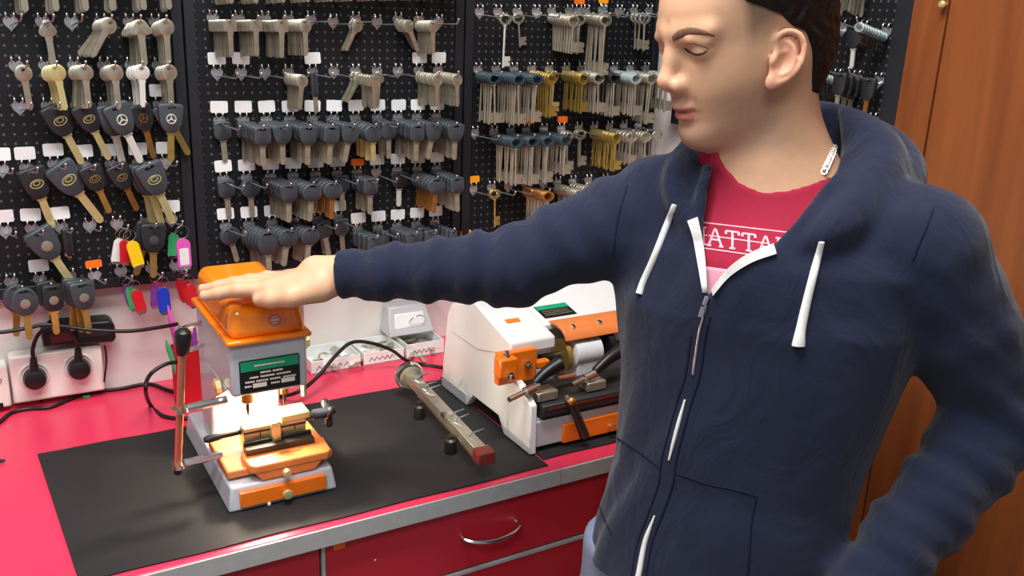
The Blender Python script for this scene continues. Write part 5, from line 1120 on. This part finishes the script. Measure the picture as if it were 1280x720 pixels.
def hoodie(p):
    d = core(p)
    pro = -.0022*np.sin(23*p[:, 2]+9*np.sin(14*p[:, 0]+11*p[:, 1]))*np.sin(19*(p@TS)+6*p[:, 2]); d = d+pro
    # sleeves
    m = np.ones(len(p), bool)
    r1 = smin(cone(p, SHR, ELR, .066, .049), cone(p, ELR, CUF, .049, .0315), .02)
    r1 = r1-folds(p, ELR, CUF, .0030, 120)-folds(p, SHR, ELR, .0028, 75, 1.3)
    cut = (p-CUF)@((CUF-ELR)/np.linalg.norm(CUF-ELR)); r1 = smax(r1, cut, .004)
    l1 = smin(cone(p, SHL, ELL, .072, .058), cone(p, ELL, WRL, .056, .042), .02)
    l1 = l1-folds(p, SHL, ELL, .0016, 60, .6)-folds(p, ELL, WRL, .0034, 100, .3)
    d = smin(d, smin(r1, l1, .02), .028)
    for st in strands[:5]: d = smin(d, chain(p, st, .004), .010)
    d = smin(d, chain(p, strands[5], .01), .02)
    q, z_ = topx(p); k_ = poly2(q, V_POLY)*z_/F; zz = np.einsum('ij,j->i', p-CAM, R[2]); lim = zz-1.155
    neckcut = cone(p, neck1-ez*.03, neck0, .083, .078)
    d = smax(d, -smax(k_, lim, .01), .005)
    return smax(d, -neckcut, .006)
ov, oq = sdf_mesh(hoodie, (.33, .25, .83), (1.3, 1.35, 1.55), .0045); ov = relax(ov, oq, 1, .5); hd_ = smesh('hoodie', ov, oq, 'hoodie', man); OB = bvh_of(ov, oq)
# jeans and shoes
hipc = W(893, 735, 1.255); hipc2 = hipc-ez*.10
fl0 = np.array([man.location.x, man.location.y, 0])
LEG = [(hipc2+TS*s_*.095, fl0+TS*s_*.12+np.array([0, 0, .48])+TN*.02, fl0+TS*s_*.13+np.array([0, 0, .06])) for s_ in (1, -1)]
def jeans(p):
    d = ell(p, hipc, (.19, .19, .13)); q = p-hipc; s_ = q@TS; n_ = q@TN
    d = (np.sqrt((s_/.188)**2+(n_/.118)**2)-1)*.118; d = smax(d, np.abs(q[:, 2]+.04)-.10, .02)
    for a, b_, c_ in LEG: d = smin(d, smin(cone(p, a, b_, .098, .072), cone(p, b_, c_, .072, .055), .03), .03)
    return d
jv, jq = sdf_mesh(jeans, (.3, .2, .03), (1.3, 1.2, 1.1), .009); smesh('jeans', jv, jq, 'jeans', man)
for a, b_, c_ in LEG:
    sv, sq = sdf_mesh(lambda p: smax(smin(cone(p, c_-ez*.02, c_-ez*.02+TN*.17, .042, .036), cone(p, c_-ez*.02-TN*.03, c_+ez*.02, .043, .045), .02), .001-p[:, 2], .004), c_-.28, c_+.28, .006); smesh('shoe', sv, sq, 'shoe', man)
# print on the shirt
def stroke(pts, w_=.0011):
    P = []
    for (a, b_), (c_, d_) in zip(pts[:-1], pts[1:]):
        for i in range(5): P.append((a+(c_-a)*i/4, b_+(d_-b_)*i/4))
    Q = [cast(TB, x, y, .0006) for x, y in P]; return [q for q in Q if q is not None]
b_ = B()
for L_ in ([(874, 277.5), (990, 291)], [(874, 293), (884, 294.2)], [(886, 294.4), (960, 304.5)], [(872, 309), (950, 320)]): b_.tube(stroke(L_), .0008, 6, flat=.5, upv=-R[2])
def glyph(ch, x, y, w_=8., h_=10.5):
    sl = .13; T = lambda u_, v_: (x+u_*w_-.07*v_*h_*0, y-v_*h_+sl*u_*w_)
    G = {'A': [[(-1, -1), (-.1, 1)], [(-.1, 1), (.1, 1)], [(.1, 1), (1, -1)], [(-.6, -.25), (.6, -.25)], [(-1.3, -1), (-.6, -1)], [(.6, -1), (1.3, -1)]], 'T': [[(-1, 1), (1, 1)], [(0, 1), (0, -1)], [(-.45, -1), (.45, -1)], [(-1, 1), (-1, .6)], [(1, 1), (1, .6)]],
         'H': [[(-.8, -1), (-.8, 1)], [(.8, -1), (.8, 1)], [(-.8, 0), (.8, 0)], [(.4, 1), (1.2, 1)], [(.4, -1), (1.2, -1)], [(-1.2, 1), (-.4, 1)], [(-1.2, -1), (-.4, -1)]]}[ch]
    for s_ in G:
        q = stroke([T(*p) for p in s_])
        if len(q) > 1: b_.tube(q, .0013 if s_[0][0] != s_[1][0] or ch != 'T' else .0015, 6, flat=.4, upv=-R[2])
for ch, x, y in (('H', 873, 294), ('A', 894, 297), ('T', 915.5, 300), ('T', 936, 303), ('A', 957, 306), ('H', 979, 309)): glyph(ch, x, y)
part('shirt_print', b_, 'tprint', ts, angle=60)
# paler lower block of the shirt
b_ = B(); nx, ny = 14, 12; vs = []
for j in range(ny+1):
    for i in range(nx+1):
        x = 868+(945-868)*i/nx; y = 331+(x-868)*.14+(388-331)*j/ny; q = cast(TB, x, y, .0006, 1.05); vs.append(q)
b_.add(vs, [(j*(nx+1)+i, (j+1)*(nx+1)+i, (j+1)*(nx+1)+i+1, j*(nx+1)+i+1) for j in range(ny) for i in range(nx)]); o = part('shirt_block', b_, 'tblock', ts, angle=60); k_ = o.modifiers.new('thick', 'SOLIDIFY'); k_.thickness = .0006; k_.offset = 0
# zip tapes, zip, pull, cords, seams
def strip(name, Lp, Rp, m, bv, off, th, parent, n=6):
    A, D = spline2(Lp, n), spline2(Rp, n); b_ = B(); vs = []; zl = None
    P = []
    for (a, c_) in zip(A, D):
        pa, pc = cast(bv, *a, off), cast(bv, *c_, off)
        if pa is None and pc is None: continue
        za = (pa-CAM)@R[2] if pa is not None else None; zc = (pc-CAM)@R[2] if pc is not None else None
        z_ = min(x for x in (za, zc) if x is not None)
        pa = W(*a, z_) if za is None or za > z_+.02 else pa; pc = W(*c_, z_) if zc is None or zc > z_+.02 else pc; P.append((pa, pc))
    for pa, pc in P:
        d_ = (pa-CAM)/np.linalg.norm(pa-CAM); vs += [pa, pc, pc+d_*th, pa+d_*th]
    fs = []
    for i in range(len(P)-1):
        for j in range(4): fs.append((i*4+j, i*4+(j+1) % 4, i*4+4+(j+1) % 4, i*4+4+j))
    fs += [(0, 1, 2, 3), tuple(len(P)*4-4+j for j in (3, 2, 1, 0))]; b_.add(vs, fs); return part(name, b_, m, parent, angle=50)
strip('zip_tape', [(859, 276), (866, 298), (872, 330), (878, 366)], [(872, 271), (878, 298), (882, 330), (884, 366)], 'cord', OB, .005, .006, hd_)
strip('zip_tape', [(967, 304), (935, 317), (908, 337), (889, 362)], [(971, 317), (940, 328), (912, 346), (891, 370)], 'cord', OB, .005, .006, hd_)
ZP = [(885, 372), (879, 395), (873, 420), (866, 468), (856, 500), (845, 540), (836, 575), (832, 605), (818, 645), (806, 678), (798, 720), (790, 760)]
surf_tube('zip_teeth', ZP[:4], [.0016, .0016], 'chrome', OB, .0006, hd_); surf_tube('zip_teeth', ZP[4:7], [.0012, .0024, .0022, .0012], 'cord', OB, .0012, hd_); surf_tube('zip_teeth', ZP[8:], [.001, .0030, .0036, .004], 'cord', OB, .0012, hd_)
surf_tube('zip_placket', [(x+9, y+1) for x, y in ZP[1:]], [.0014, .0014], 'seam', OB, .0003, hd_); surf_tube('zip_placket', [(x-9, y) for x, y in ZP[2:]], [.0012, .0012], 'seam', OB, .0003, hd_)
surf_tube('zip_pull', [(884, 371), (880, 381)], [.0034, .003], 'chrome', OB, .003, hd_); surf_tube('zip_pull', [(879, 383), (876, 396)], [.0024, .0038], 'chrome', OB, .004, hd_, flat=.5)
surf_tube('drawstring', [(843, 256), (832, 285), (816, 325), (804, 352), (799, 367)], [.0032, .0042, .0040, .0042, .0046], 'cord', OB, .003, hd_, flat=.7)
surf_tube('drawstring', [(1027, 303), (1019, 335), (1009, 375), (1001, 412), (998, 432)], [.0032, .0046, .0050, .0058, .0078], 'cord', OB, .003, hd_, flat=.6)
for px in ([(772, 548), (800, 566), (826, 586)], [(846, 592), (880, 604), (916, 612), (946, 620)], [(946, 620), (940, 650), (937, 690), (934, 730)], [(1166, 262), (1158, 285), (1149, 305), (1141, 326)], [(742, 600), (752, 640), (765, 668)], [(784, 232), (772, 275), (766, 320)]):
    surf_tube('seam', px, [.0011, .0011], 'seam', OB, .0002, hd_)
# neck chain: interlocking links
lp = spline2([(1042, 160), (1044, 176), (1041, 190), (1035, 204), (1029, 217)], 5); P = [cast(BB, x, y, .002) for x, y in lp]; P = [p for p in P if p is not None]; b_ = B()
acc = 0; last = P[0]; k_ = 0
for p, n_ in zip(P[:-1], P[1:]):
    t_ = n_-p; L = np.linalg.norm(t_)
    for s_ in np.arange(0, L, .0034):
        c_ = p+t_*s_/L; u_ = t_/L; v_ = np.cross(u_, R[2]); ax = (v_ if k_ % 2 else R[2]+.3*v_); k_ += 1; b_.torus(c_, ax, .0031, .0011, 12, 6)
part('neck_chain', b_, 'silver', man, angle=60)
# ------------------------------------------------------------------ light, camera, view
lamp('ceiling_panel', 'AREA', (.25, .72, 2.65), 30, (1, .98, .95), 1.2, .45, rot=(0, 0, 0))
lamp('ceiling_panel', 'AREA', (-.45, -.35, 2.6), 15, (1, .97, .93), 1.0, .5, rot=(0, 0, 0))
lamp('work_lamp_light', 'POINT', (.335, 1.262, .998), 2.3, (1, .82, .60), .012)
w = bpy.data.worlds.new('room'); bpy.context.scene.world = w; w.use_nodes = True
w.node_tree.nodes['Background'].inputs[0].default_value = (.86, .92, 1, 1); w.node_tree.nodes['Background'].inputs[1].default_value = .17
cam = bpy.data.cameras.new('camera'); co = bpy.data.objects.new('camera', cam); C.objects.link(co)
cam.sensor_width = 36; cam.lens = F/1280*36; cam.clip_start = .02
m4 = Matrix(((R[0][0], R[1][0], -R[2][0], CAM[0]), (R[0][1], R[1][1], -R[2][1], CAM[1]), (R[0][2], R[1][2], -R[2][2], CAM[2]), (0, 0, 0, 1)))
co.matrix_world = m4
sc = bpy.context.scene; sc.camera = co
sc.view_settings.view_transform = 'Standard'; sc.view_settings.look = 'None'; sc.view_settings.gamma = 1; sc.view_settings.exposure = .66; sc.view_settings.use_curve_mapping = False
